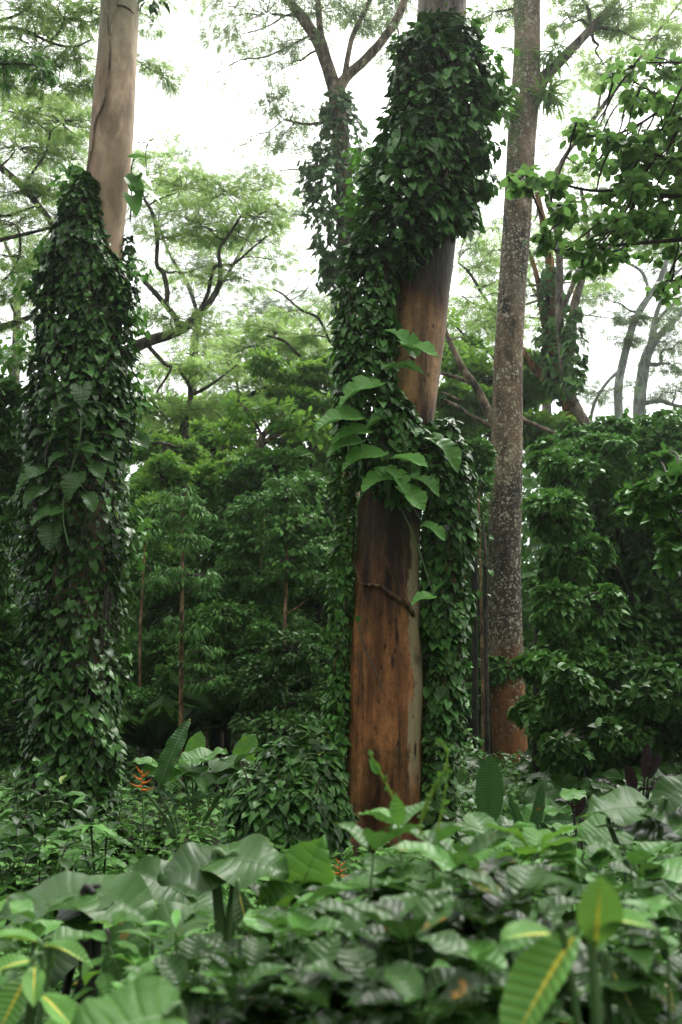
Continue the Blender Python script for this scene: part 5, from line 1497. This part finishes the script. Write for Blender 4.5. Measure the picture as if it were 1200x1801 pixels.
# ---- the mound of vines between the two trunks
c0 = P(498, 1425, 9.6)
T = thing('vine_mound', 'rounded dark mound smothered in heart-shaped vine leaves left of the trunk foot', 'shrub', foot(c0))
lf, st = MB(), MB()
mr = 105 * mpp(c0)
for (dx, dy, rx, n) in ((0, 30, 1.0, 2000), (-.55, -.1, .5, 500), (.45, .0, .62, 800), (.1, 0, .5, 0)):
    pass
for (x, y, rr, n, dy) in ((500, 1455, 100, 1500, 0), (535, 1375, 66, 800, .1), (455, 1400, 50, 500, .2), (575, 1440, 44, 500, .1), (500, 1345, 40, 400, .2), (545, 1320, 34, 300, .4), (430, 1460, 40, 350, .1)):
    c = P(x, y, 9.7 + dy)
    s = mpp(c) * rr
    d = unit(rng.normal(0, 1, (n, 3)) + [0, -.5, .3])
    q = c + d * s * (.82 + .2 * rng.random((n, 1)) + .16 * noise3(c + d * s, 2.4, 5)[:, None])
    tipd = np.array([0, 0, -.75]) + d * .7 + rng.normal(0, .3, (n, 3))
    leaves(lf, T_HEART, q, tipd, d * .7 + [0, -.1, .6] + rng.normal(0, .28, (n, 3)), rng.uniform(.07, .125, n))
for k in range(14):
    a = rng.random() * 2 * PI
    e = c0 + np.array([math.cos(a) * mr * .8, math.sin(a) * mr * .6, rng.uniform(-.2, .5)])
    tube(st, crooked(foot(c0), e, 5, .2), .008, 5, cap=False)
part(T, 'stems', st, M['woody'])
part(T, 'foliage', lf, M['vine'])

# ---- shrubs in front of the left cone
shrub('dark shrub with long drooping leaves in front of the left vine cone', 66, 1352, 8.2, .20, [(-40, 20), (0, 0), (40, 30), (-20, 60), (60, 70), (20, 90), (-50, 110), (45, 130), (-10, 150), (80, 130), (-70, 60), (20, 40), (90, 90), (-30, 90), (60, 110), (-60, 140), (100, 150), (10, 120)], 'vine', T_OVATE, 9, 'shrub', gap=.42, width=.8, lean=.2, stemmat='woody')
shrub('dark leafy shrub behind the hand-shaped leaves at left', 215, 1400, 9.4, .14, [(-50, 30), (0, 0), (40, 20), (-20, 60), (60, 60), (20, 40), (-60, 80), (85, 10), (70, 100), (-30, 50), (30, 70), (0, 90), (-75, 100), (100, 60), (45, 110)], 'broad_dark', T_OVATE, 10, 'shrub', gap=.4, stemmat='woody')
shrub('very dark low shrub at the left edge above the big elephant ear', 30, 1455, 6.6, .15, [(-40, 10), (0, 0), (40, 30), (90, 20), (60, 60), (-20, 60), (110, 50), (20, 45), (75, 40), (130, 70), (-10, 30), (100, 80), (150, 60), (180, 80)], 'vine', T_OVATE, 9, 'shrub', gap=.4, stemmat='woody')
c0 = P(162, 1490, 6.6)
T = thing('hand_leaf_plant', 'plant with deeply cut hand-shaped leaves in front of the left vine cone', 'plant', foot(c0))
st = MB()
for (x, y, R) in ((160, 1452, 46), (188, 1470, 44), (150, 1495, 50), (185, 1510, 44), (130, 1520, 38)):
    p = P(x, y, 6.6 + rng.uniform(-.15, .15))
    mb = MB()
    s = mpp(p)
    for a in np.linspace(-2.3, 2.3, 9):
        d = np.array([math.sin(a), -.55 * math.cos(a), -.1 + .22 * math.cos(a)])
        one_leaf(mb, blade([(0, .03), (.2, .05), (.3, .11), (.38, .05), (.5, .13), (.58, .06), (.7, .11), (.78, .05), (.88, .06), (1, .003)], .2, .35, 1), p, d, (0, -.3, 1), R * s * (1.25 - .12 * abs(a)), 1.0, rng.random())
    part(T, 'leaf', mb, M['hedge'])
    tube(st, spline([foot(c0), (foot(c0) + p) / 2 + [.03, 0, .1], p], 14), .007, 5, cap=False)
part(T, 'stalks', st, M['darkstem'])

# ---- bright elephant ears and banana leaves between the trunks
big_plant('elephant_ear', 'bright green elephant ear clump at the far end between left and middle trunks', 'plant', 12.5,
          [(350, 1330, 66, -.8, -.5, .1, 1), (322, 1352, 70, -.9, -.4, -.1, .95), (356, 1358, 80, .3, -.9, -.1, 1.1), (300, 1345, 46, -.6, -.5, .3, 1), (345, 1312, 44, .3, -.2, .9, .9, .4), (376, 1325, 50, .7, -.4, .3, 1)], T_TARO, 'taro_bright', .012)
big_plant('elephant_ear', 'broad pale grey-green elephant ear beside the bright clump', 'plant', 11.5,
          [(420, 1338, 84, .8, -.5, 0, 1), (400, 1352, 80, -.7, -.6, -.1, 1), (440, 1322, 56, .6, -.2, .5, .9), (390, 1372, 60, -.5, -.7, -.2, 1)], T_TARO, 'taro', .012)
big_plant('elephant_ear', 'yellow-green elephant ear standing upright in front of the slope', 'plant', 13.5,
          [(434, 1314, 44, .5, -.2, .8, 1), (470, 1330, 50, .7, -.4, .2, 1), (256, 1338, 40, -.7, -.4, .2, 1), (268, 1350, 44, -.8, -.5, -.1, 1)], T_TARO, 'taro_bright', .01)
big_plant('banana_plant', 'dark ragged banana leaf rising upright beside the orange flower', 'plant', 9.2,
          [(294, 1336, 118, .25, -.15, 1, .85), (345, 1400, 90, .9, -.2, .45, .55), (338, 1470, 76, 1, -.3, .05, .5), (280, 1385, 60, .8, -.4, .1, .8), (372, 1425, 70, .5, -.2, .8, .4)], T_BANANA, 'banana', .014)
big_plant('banana_plant', 'single dark banana leaf standing upright in front of the spotted trunk', 'plant', 7.6,
          [(861, 1396, 122, .02, -.12, 1, 1.25)], [T_BANANA[0]], 'banana', .014)
big_plant('banana_plant', 'cluster of arching dark blade leaves right of the upright banana leaf', 'plant', 7.8,
          [(945, 1432, 86, .25, -.3, .9, .75), (910, 1440, 76, -.35, -.3, .8, .7), (985, 1436, 90, .8, -.4, .35, .75), (968, 1460, 70, .6, -.6, -.1, .8), (890, 1462, 66, -.7, -.5, .3, .8), (930, 1470, 60, .1, -.8, .4, .9), (1010, 1470, 60, .9, -.4, .1, .7)], T_BANANA, 'banana', .012)
big_plant('ti_plant', 'dark purple-red ti plant with pointed leaves right of the banana leaves', 'plant', 9.0,
          [(1136, 1342, 62, .1, -.2, 1, 1.0), (1072, 1376, 44, -.7, -.3, .6, 1.1), (1110, 1370, 54, -.3, -.4, .8, 1.2), (1160, 1372, 54, .5, -.3, .6, 1.2), (1130, 1385, 60, .2, -.7, .4, 1.3), (1095, 1390, 44, -.6, -.6, .2, 1.2), (1150, 1350, 48, .4, -.1, .8, .9)], T_BANANA, 'ti', .01, 'darkstem')
big_plant('ti_plant', 'small dark reddish ti plant low behind the corrugated leaves', 'plant', 7.4,
          [(1002, 1408, 50, -.3, -.5, .6, 1.2), (1040, 1440, 44, .5, -.6, .2, 1.2), (1020, 1420, 40, .4, -.2, .8, 1.1)], T_BANANA, 'ti', .01, 'darkstem')

# ---- orange heliconia flowers
for (x, y, Y, lab, R) in ((250, 1378, 9.0, 'orange heliconia flower standing in front of the left vine cone', 24), (598, 1532, 6.5, 'small orange heliconia flower at the foot of the middle trunk', 18)):
    p = P(x, y, Y)
    s = mpp(p)
    T = thing('heliconia_flower', lab, 'flower', foot(p))
    st = MB()
    b0 = p + [0, 0, -R * s * .5]
    tube(st, spline([foot(p), (foot(p) + b0) / 2 + [.04, 0, 0], b0, p + [0, 0, R * s * .9]], 16), .007, 6)
    for k in range(6):
        a = (-1) ** k
        z = (-.45 + .24 * k) * R * s
        q = p + [0, 0, z]
        e = q + np.array([a * (.95 - .1 * k) * R * s, -.2 * R * s, (.22 + .06 * k) * R * s])
        pth = spline([q, (q + e) / 2 + [0, 0, -.10 * R * s], e], 10)
        fl = MB()
        tube(fl, pth, np.array([.30, .28, .25, .22, .19, .16, .13, .10, .06, .02]) * R * s * .36, 6)
        part(T, 'bract', fl, M['flower'])
    part(T, 'stalk', st, M['petiole'])

# ---- the elephant ear patch on the slope to the right
spots_ = []
for k in range(80):
    for _ in range(30):
        Y = rng.uniform(10.5, 22.5)
        x = rng.uniform(925 if Y > 13 else 980, 1230)
        if rng.random() < .22:
            x = rng.uniform(785, 860)
        if 850 < x < 945:
            continue
        q = P(x, 1300, Y)
        if all(np.hypot(q[0] - s[0], q[1] - s[1]) > .48 for s in spots_):
            spots_.append((q[0], q[1]))
            break
for k, (x, y) in enumerate(spots_):
    b = np.array([x, y, gz(x, y)])
    px_right = x / y > .3
    T = thing('elephant_ear', 'grey-green elephant ear in the low patch behind and right of the spotted trunk' if px_right else 'grey-green elephant ear in the gap between the vine curtain and the spotted trunk', 'plant', b,
              'elephant ears on the slope' if px_right else 'elephant ears in the gap')
    st, lf = MB(), MB()
    for j in range(rng.integers(3, 6)):
        a = rng.random() * 2 * PI
        h = rng.uniform(.35, .85)
        p = b + [math.cos(a) * .25, math.sin(a) * .25, h]
        d = np.array([math.cos(a), math.sin(a) - .25, rng.normal(-.05, .3)])
        tube(st, spline([b, (b + p) / 2 + [0, 0, .08], p], 8), .008, 5, cap=False)
        L = rng.uniform(.24, .44)
        one_leaf(lf, random.choice(T_TARO), p - unit(d) * L * .15, d, (-.2 * d[0], -.45, .9), L, 1.0, rng.random())
    part(T, 'stalks', st, M['petiole'])
    part(T, 'leaves', lf, M['taro_bright'] if rng.random() < .25 else M['taro'])

# ---- foreground: elephant ears
Q = dict(tpls=T_TARO, mt='taro')
big_plant('elephant_ear', 'largest elephant ear leaf, held flat on a thick stalk left of the trunk foot', 'plant', 4.0, [(352, 1512, 128, -.95, -.35, .02, 1.15), (440, 1512, 130, .95, -.3, -.05, 1.15)], stem_r=.02, base_px=400, **Q)
big_plant('elephant_ear', 'wide glossy elephant ear with yellow-edged scars in the lower left', 'plant', 3.7, [(90, 1578, 170, -.9, -.45, -.02, 1.1), (205, 1578, 135, .9, -.4, -.05, 1.15), (140, 1600, 110, .2, -.95, -.15, 1.0)], stem_r=.018, stem='darkstem', base_px=172, **Q)
big_plant('elephant_ear', 'tilted elephant ear leaf behind the largest one', 'plant', 4.8, [(290, 1550, 130, -.75, -.1, .5, 1.0), (350, 1585, 110, .8, -.5, -.1, 1.1)], stem_r=.015, **Q)
big_plant('elephant_ear', 'elephant ear leaf with pale droplets facing the camera left of centre', 'plant', 4.2, [(285, 1640, 130, -.8, -.55, -.3, 1.0)], stem_r=.014, base_px=360, **Q)
big_plant('elephant_ear', 'hanging elephant ear with a brown torn notch under the wide glossy one', 'plant', 3.9, [(205, 1695, 120, .5, -.5, -.7, 1.15), (95, 1690, 110, -.6, -.5, -.6, 1.0)], stem_r=.014, stem='darkstem', base_px=110, **Q)
big_plant('elephant_ear', 'bright upright elephant ear with a pale midrib left of the trunk foot', 'plant', 4.0, [(535, 1545, 118, .3, -.35, .75, 1.1), (492, 1560, 80, -.9, -.4, -.2, .9), (575, 1550, 74, .9, -.3, .1, .9)], T_TARO, 'broad_bright', .012)
big_plant('elephant_ear', 'hanging narrow leaf with a yellow midrib below the largest elephant ear', 'plant', 3.8, [(430, 1610, 110, .3, -.5, -.85, .75)], T_CROTON, 'croton_dark', .01, base_px=400)
big_plant('elephant_ear', 'huge blurred green leaf at the very bottom left of centre', 'plant', 2.25, [(225, 1795, 200, -.75, -.55, .05, 1.0)], T_TARO, 'broad_bright', .012, base_px=330)
big_plant('corrugated_leaf_plant', 'pale corrugated broad-leaved plant at the right edge', 'plant', 4.7, [(1095, 1418, 120, -.95, -.35, .05, 1.1), (1180, 1420, 110, .9, -.4, .05, 1.1), (1135, 1455, 130, .85, -.6, -.1, 1.0), (1195, 1385, 90, .6, .1, .5, 1.0)], [T_TARO[0], T_TARO[2]], 'taro', .014)
big_plant('elephant_ear', 'light green leaf lit from above just below the corrugated leaves', 'plant', 4.9, [(1058, 1462, 86, -.9, -.4, .0, 1.1)], T_TARO, 'taro_bright', .012, base_px=1100)
big_plant('elephant_ear', 'dark broad leaf at the right edge below the corrugated plant', 'plant', 3.6, [(1170, 1575, 100, -.8, -.5, -.1, 1.1), (1190, 1530, 90, .7, -.4, .1, 1.0)], T_TARO, 'broad', .012)

# ---- striped crotons
K = dict(tpls=T_CROTON, mt='croton', stem_r=.008)
big_plant('striped_croton', 'yellow-veined striped croton with the largest leaf, lower right corner', 'plant', 2.12, [(962, 1720, 255, -.66, -.30, -.72, .86), (1052, 1612, 130, .05, -.35, .95, 1.3), (1090, 1612, 90, .8, -.4, .35, 1.1), (935, 1642, 110, -.95, -.35, .1, 1.1)], base_px=1045, **K)
big_plant('striped_croton', 'dark croton leaf with one yellow midrib at the bottom right', 'plant', 2.5, [(1108, 1760, 150, .4, -.5, -.8, .85)], T_CROTON, 'croton_dark', .008, base_px=1075)
big_plant('striped_croton', 'yellow-striped croton leaves at the left edge of the bottom', 'plant', 2.7, [(22, 1765, 130, -.3, -.6, -.75, 1.0), (98, 1772, 104, .8, -.5, -.4, 1.0), (20, 1690, 90, -.9, -.4, .1, .9), (60, 1720, 90, .2, -.7, -.3, .9)], base_px=45, **K)
big_plant('striped_croton', 'arched yellow-green croton leaf above the left edge croton', 'plant', 3.0, [(108, 1660, 100, .95, -.3, .15, .8), (40, 1650, 90, -.8, -.4, .3, .8)], base_px=70, **K)

# ---- foreground: the leafy shrub in front of the trunk foot, with young tendrils
T = shrub('light green leafy shrub with curling young tendrils at the foot of the middle trunk', 702, 1462, 3.3, .205, [(0, 0), (60, 30), (-45, 40), (110, 60)], 'broad', None, 4, gap=.5, width=1.1, lean=.3)
tn, yl = MB(), MB()
for line, w in ((((703, 1470), (697, 1420), (680, 1380), (664, 1350), (652, 1328)), 4.5), (((738, 1470), (746, 1420), (764, 1385), (783, 1352), (786, 1325), (776, 1302)), 4), (((770, 1462), (780, 1410), (786, 1370), (788, 1345)), 3.5), (((745, 1440), (757, 1405), (772, 1375), (778, 1362)), 3)):
    p = spline([P(x, y, 3.25) for x, y in line], 30)
    tube(tn, p, np.linspace(w * .5, w * .25, 30) * mpp(p[0]), 6, .25, 30)
    i = rng.integers(4, 30, 16)
    leaves(yl, T_OVATE, p[i], rng.normal(0, .6, (16, 3)) + [0, 0, .4], rng.normal(0, .6, (16, 3)), rng.uniform(.012, .03, 16))
one_leaf(yl, T_OVATE[0], P(668, 1362, 3.25), (-.5, -.2, .8), (0, -.8, .3), .06, .9, .9)
one_leaf(yl, T_BROAD[0], P(702, 1455, 3.2), (-.1, -.2, 1), (0, -1, .2), .10, .9, .9)
part(T, 'tendrils', tn, M['tendril'])
part(T, 'young_leaves', yl, M['broad_bright'])

# ---- foreground: the other shrubs
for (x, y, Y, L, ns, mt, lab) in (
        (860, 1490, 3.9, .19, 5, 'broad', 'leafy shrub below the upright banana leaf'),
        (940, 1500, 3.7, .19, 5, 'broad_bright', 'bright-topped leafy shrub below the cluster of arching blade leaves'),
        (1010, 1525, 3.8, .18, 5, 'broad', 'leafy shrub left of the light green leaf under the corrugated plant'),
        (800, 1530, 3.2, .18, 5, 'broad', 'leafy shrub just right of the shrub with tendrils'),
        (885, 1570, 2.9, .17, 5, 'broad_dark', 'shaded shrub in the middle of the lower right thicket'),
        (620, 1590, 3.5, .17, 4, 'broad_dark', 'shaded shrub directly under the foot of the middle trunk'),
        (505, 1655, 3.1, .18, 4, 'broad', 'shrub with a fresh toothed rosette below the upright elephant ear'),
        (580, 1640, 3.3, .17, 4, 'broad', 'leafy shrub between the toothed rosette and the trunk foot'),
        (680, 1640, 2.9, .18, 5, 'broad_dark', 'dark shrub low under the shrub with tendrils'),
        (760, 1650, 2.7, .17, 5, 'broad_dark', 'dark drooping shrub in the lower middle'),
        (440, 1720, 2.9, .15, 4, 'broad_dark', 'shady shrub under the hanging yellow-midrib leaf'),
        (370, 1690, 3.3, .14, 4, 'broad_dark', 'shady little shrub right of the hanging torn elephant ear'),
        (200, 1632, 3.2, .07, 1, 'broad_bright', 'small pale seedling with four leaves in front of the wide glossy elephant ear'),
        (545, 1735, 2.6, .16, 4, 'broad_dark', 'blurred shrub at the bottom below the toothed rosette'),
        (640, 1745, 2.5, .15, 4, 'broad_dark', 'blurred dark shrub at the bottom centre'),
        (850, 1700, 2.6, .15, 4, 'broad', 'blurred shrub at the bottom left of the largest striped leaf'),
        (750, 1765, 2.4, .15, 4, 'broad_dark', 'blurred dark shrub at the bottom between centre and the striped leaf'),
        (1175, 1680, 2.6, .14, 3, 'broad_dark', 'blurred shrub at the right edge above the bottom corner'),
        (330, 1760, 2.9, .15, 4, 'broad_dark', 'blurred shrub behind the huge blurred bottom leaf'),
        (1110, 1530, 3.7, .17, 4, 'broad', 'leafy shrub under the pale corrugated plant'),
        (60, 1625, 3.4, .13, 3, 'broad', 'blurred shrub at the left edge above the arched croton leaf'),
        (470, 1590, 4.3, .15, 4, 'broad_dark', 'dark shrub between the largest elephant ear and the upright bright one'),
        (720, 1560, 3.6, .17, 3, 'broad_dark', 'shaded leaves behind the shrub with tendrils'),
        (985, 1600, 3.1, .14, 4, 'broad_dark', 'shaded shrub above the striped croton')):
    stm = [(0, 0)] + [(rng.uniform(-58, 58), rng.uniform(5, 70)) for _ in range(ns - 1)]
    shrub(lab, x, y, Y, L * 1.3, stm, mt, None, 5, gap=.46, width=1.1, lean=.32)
shrub('heart-leaved creeper to the right of the striped croton leaves', 1110, 1605, 2.75, .085, [(0, 20), (30, 0), (-30, 10), (40, 50), (10, 70), (-20, 60)], 'broad', T_BHEART, 4, 'vine', 'heart_leaf_creeper', .6, 1.0, lean=-.1)
shrub('tiny yellow-green seedling near the bottom left of centre', 372, 1722, 2.8, .045, [(0, 0), (8, 14)], 'broad_bright', T_OVATE, 2, 'plant', 'seedling', .8)

# ---- low filling growth that nobody could count
for (x, y, Y, L, ns, mt, tp, lab, wd) in (
        (310, 1640, 3.6, .16, 5, 'hedge', T_LANCE, 'narrow-leaved plant right of the hanging torn elephant ear', 1.1),
        (455, 1665, 3.3, .10, 6, 'broad_bright', T_BHEART, 'fresh heart-leaved herb left of the toothed rosette', 1.0),
        (610, 1690, 2.9, .15, 5, 'hedge', T_LANCE, 'dark narrow-leaved plant at the bottom centre', 1.2),
        (830, 1610, 3.1, .085, 7, 'broad_bright', T_BHEART, 'small-leaved bright herb in the middle of the lower right thicket', 1.0),
        (920, 1540, 3.6, .14, 6, 'hedge', T_LANCE, 'narrow-leaved tuft above the shaded lower right shrub', 1.1),
        (1150, 1495, 4.4, .12, 6, 'hedge', T_OVATE, 'small-leaved shrub at the right edge under the corrugated leaves', 1.0),
        (545, 1600, 3.9, .10, 6, 'hedge', T_OVATE, 'small-leaved herb below the bright upright elephant ear', 1.0),
        (250, 1700, 3.1, .075, 6, 'hedge', T_BHEART, 'creeping herb with small round leaves in front of the hanging torn leaf', 1.0),
        (780, 1720, 2.6, .07, 7, 'hedge', T_BHEART, 'creeping small-leaved herb at the bottom left of the largest striped leaf', 1.0)):
    shrub(lab, x, y, Y, L, [(0, 0)] + [(rng.uniform(-50, 50), rng.uniform(0, 60)) for _ in range(ns - 1)], mt, tp, 6, 'plant', 'leafy_herb', .5, wd, lean=.3)


def undergrowth(nm, n, Y0, Y1, h0, h1, size, leaf, tpl, xw=.42, pw=1.0, hole=.0, x0=None):
    mb = MB()
    Y = Y0 + (Y1 - Y0) * rng.random(n) ** pw
    x = rng.uniform(-xw, xw, n) * Y if x0 is None else rng.uniform(x0[0], x0[1], n) * Y
    g0 = ground_z(x, Y)
    k = np.stack([x, Y, np.zeros(n)], 1)
    hh = h0 + (h1 - h0) * (noise3(k, 1.1, 91) * .5 + .5)
    z = g0 + hh * (.25 + .75 * rng.random(n) ** .6)
    q = np.stack([x, Y, z], 1)
    keep = noise3(q, 1.6, 92) > -.5 + hole
    q = q[keep]
    m = len(q)
    a = rng.random(m) * 2 * PI
    tip = np.stack([np.cos(a), np.sin(a), rng.normal(-.1, .3, m)], 1)
    leaves(mb, tpl, q, tip, rng.normal(0, .3, (m, 3)) + [0, -.15, 1], rng.uniform(size[0], size[1], m))
    o = mb.build(nm, M[leaf])
    o['kind'] = 'stuff'
    return o


undergrowth('undergrowth', 4600, 1.9, 5.2, .15, .65, (.08, .16), 'broad_dark', T_BROAD, pw=.8, hole=.25, xw=.78)
undergrowth('undergrowth', 14000, 4.8, 9.5, .25, .75, (.07, .15), 'forest', T_OVATE, xw=.66)
undergrowth('undergrowth', 13000, 8.5, 17, .25, .6, (.06, .14), 'forest', T_OVATE, xw=.6)
undergrowth('ground_cover', 13000, 10, 26, .10, .45, (.08, .17), 'hedge', T_OVATE, x0=(.09, .50))
undergrowth('ground_cover', 13000, 16, 32, .2, .9, (.10, .22), 'forest_dark', T_OVATE, xw=.6)

# ================================================================ air, light, camera
HAZE = 0.0006
bpy.ops.mesh.primitive_cube_add(size=1, location=(0, 60, 20))
hz = bpy.context.object
hz.name = 'haze'
hz.scale = (760, 900, 43.4)
hz.location = (0, 150, 20.4)
hz['kind'] = 'stuff'
m, t = mat('damp air')
pv = t.n('ShaderNodeVolumePrincipled')
pv.inputs['Color'].default_value = (.93, .97, .95, 1)
pv.inputs['Density'].default_value = HAZE
pv.inputs['Anisotropy'].default_value = .7
t.l(pv.outputs[0], t.n('ShaderNodeOutputMaterial').inputs['Volume'])
hz.data.materials.append(m)

SUN_EL, SUN_AZ = math.radians(58), math.radians(30)     # azimuth: clockwise from straight ahead
w = bpy.data.worlds.new('World')
bpy.context.scene.world = w
w.use_nodes = True
t = NT(w)
sky = t.n('ShaderNodeTexSky', sky_type='NISHITA')
sky.sun_disc = False
sky.sun_elevation = SUN_EL
sky.sun_rotation = SUN_AZ
sky.air_density = 1.0
sky.dust_density = 6.0
sky.ozone_density = 1.0
hs = t.n('ShaderNodeHueSaturation')
hs.inputs['Saturation'].default_value = .12
t.l(sky.outputs[0], hs.inputs['Color'])
# an even layer of bright cloud
tc = t.n('ShaderNodeTexCoord').outputs['Generated']
cl = t.noise(tc, 2.2, 5, .6)
cc = t.ramp(cl, [(.3, (9.0, 9.3, 9.4)), (.7, (12.0, 12.1, 12.0))])
colr = t.mix(.65, hs.outputs[0], cc)
# thin cloud glows round the hidden sun; dimming behind camera stands for unbuilt forest
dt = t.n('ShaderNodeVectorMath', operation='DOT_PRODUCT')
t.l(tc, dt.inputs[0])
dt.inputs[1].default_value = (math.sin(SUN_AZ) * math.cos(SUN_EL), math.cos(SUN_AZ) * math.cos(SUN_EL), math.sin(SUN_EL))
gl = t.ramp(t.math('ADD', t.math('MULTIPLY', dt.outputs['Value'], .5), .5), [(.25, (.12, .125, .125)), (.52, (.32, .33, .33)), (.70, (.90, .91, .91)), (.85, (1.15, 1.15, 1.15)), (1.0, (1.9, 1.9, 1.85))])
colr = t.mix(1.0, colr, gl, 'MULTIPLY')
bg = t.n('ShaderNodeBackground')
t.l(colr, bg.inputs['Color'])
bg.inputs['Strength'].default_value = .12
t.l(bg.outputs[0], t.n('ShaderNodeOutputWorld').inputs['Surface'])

ld = bpy.data.lights.new('sun', 'SUN')
ld.energy = 1.5
ld.angle = math.radians(25)
ld.color = (1.0, .97, .91)
lo = bpy.data.objects.new('sun', ld)
C.objects.link(lo)
sp = Vector((math.sin(SUN_AZ) * math.cos(SUN_EL), math.cos(SUN_AZ) * math.cos(SUN_EL), math.sin(SUN_EL)))
lo.rotation_euler = (-sp).to_track_quat('-Z', 'Y').to_euler()
lo.location = sp * 60

cd = bpy.data.cameras.new('camera')
cam = bpy.data.objects.new('camera', cd)
C.objects.link(cam)
cam.location = CAM
cam.rotation_euler = (PI / 2 + PITCH, 0, 0)
cd.sensor_fit = 'VERTICAL'
cd.sensor_height = 36.0
cd.lens = FOC / 1801.0 * 36.0
cd.clip_end = 2000
cd.dof.use_dof = True
cd.dof.focus_distance = 11.0
cd.dof.aperture_fstop = 2.4
sc = bpy.context.scene
sc.camera = cam
sc.view_settings.view_transform = 'Standard'
sc.view_settings.look = 'None'
sc.view_settings.exposure = 0.8
sc.view_settings.gamma = 1
cy = sc.cycles
cy.max_bounces = 6
cy.diffuse_bounces = 3
cy.glossy_bounces = 2
cy.transmission_bounces = 3
cy.transparent_max_bounces = 8
cy.volume_bounces = 1
cy.use_denoising = True
cy.sample_clamp_indirect = 4.0
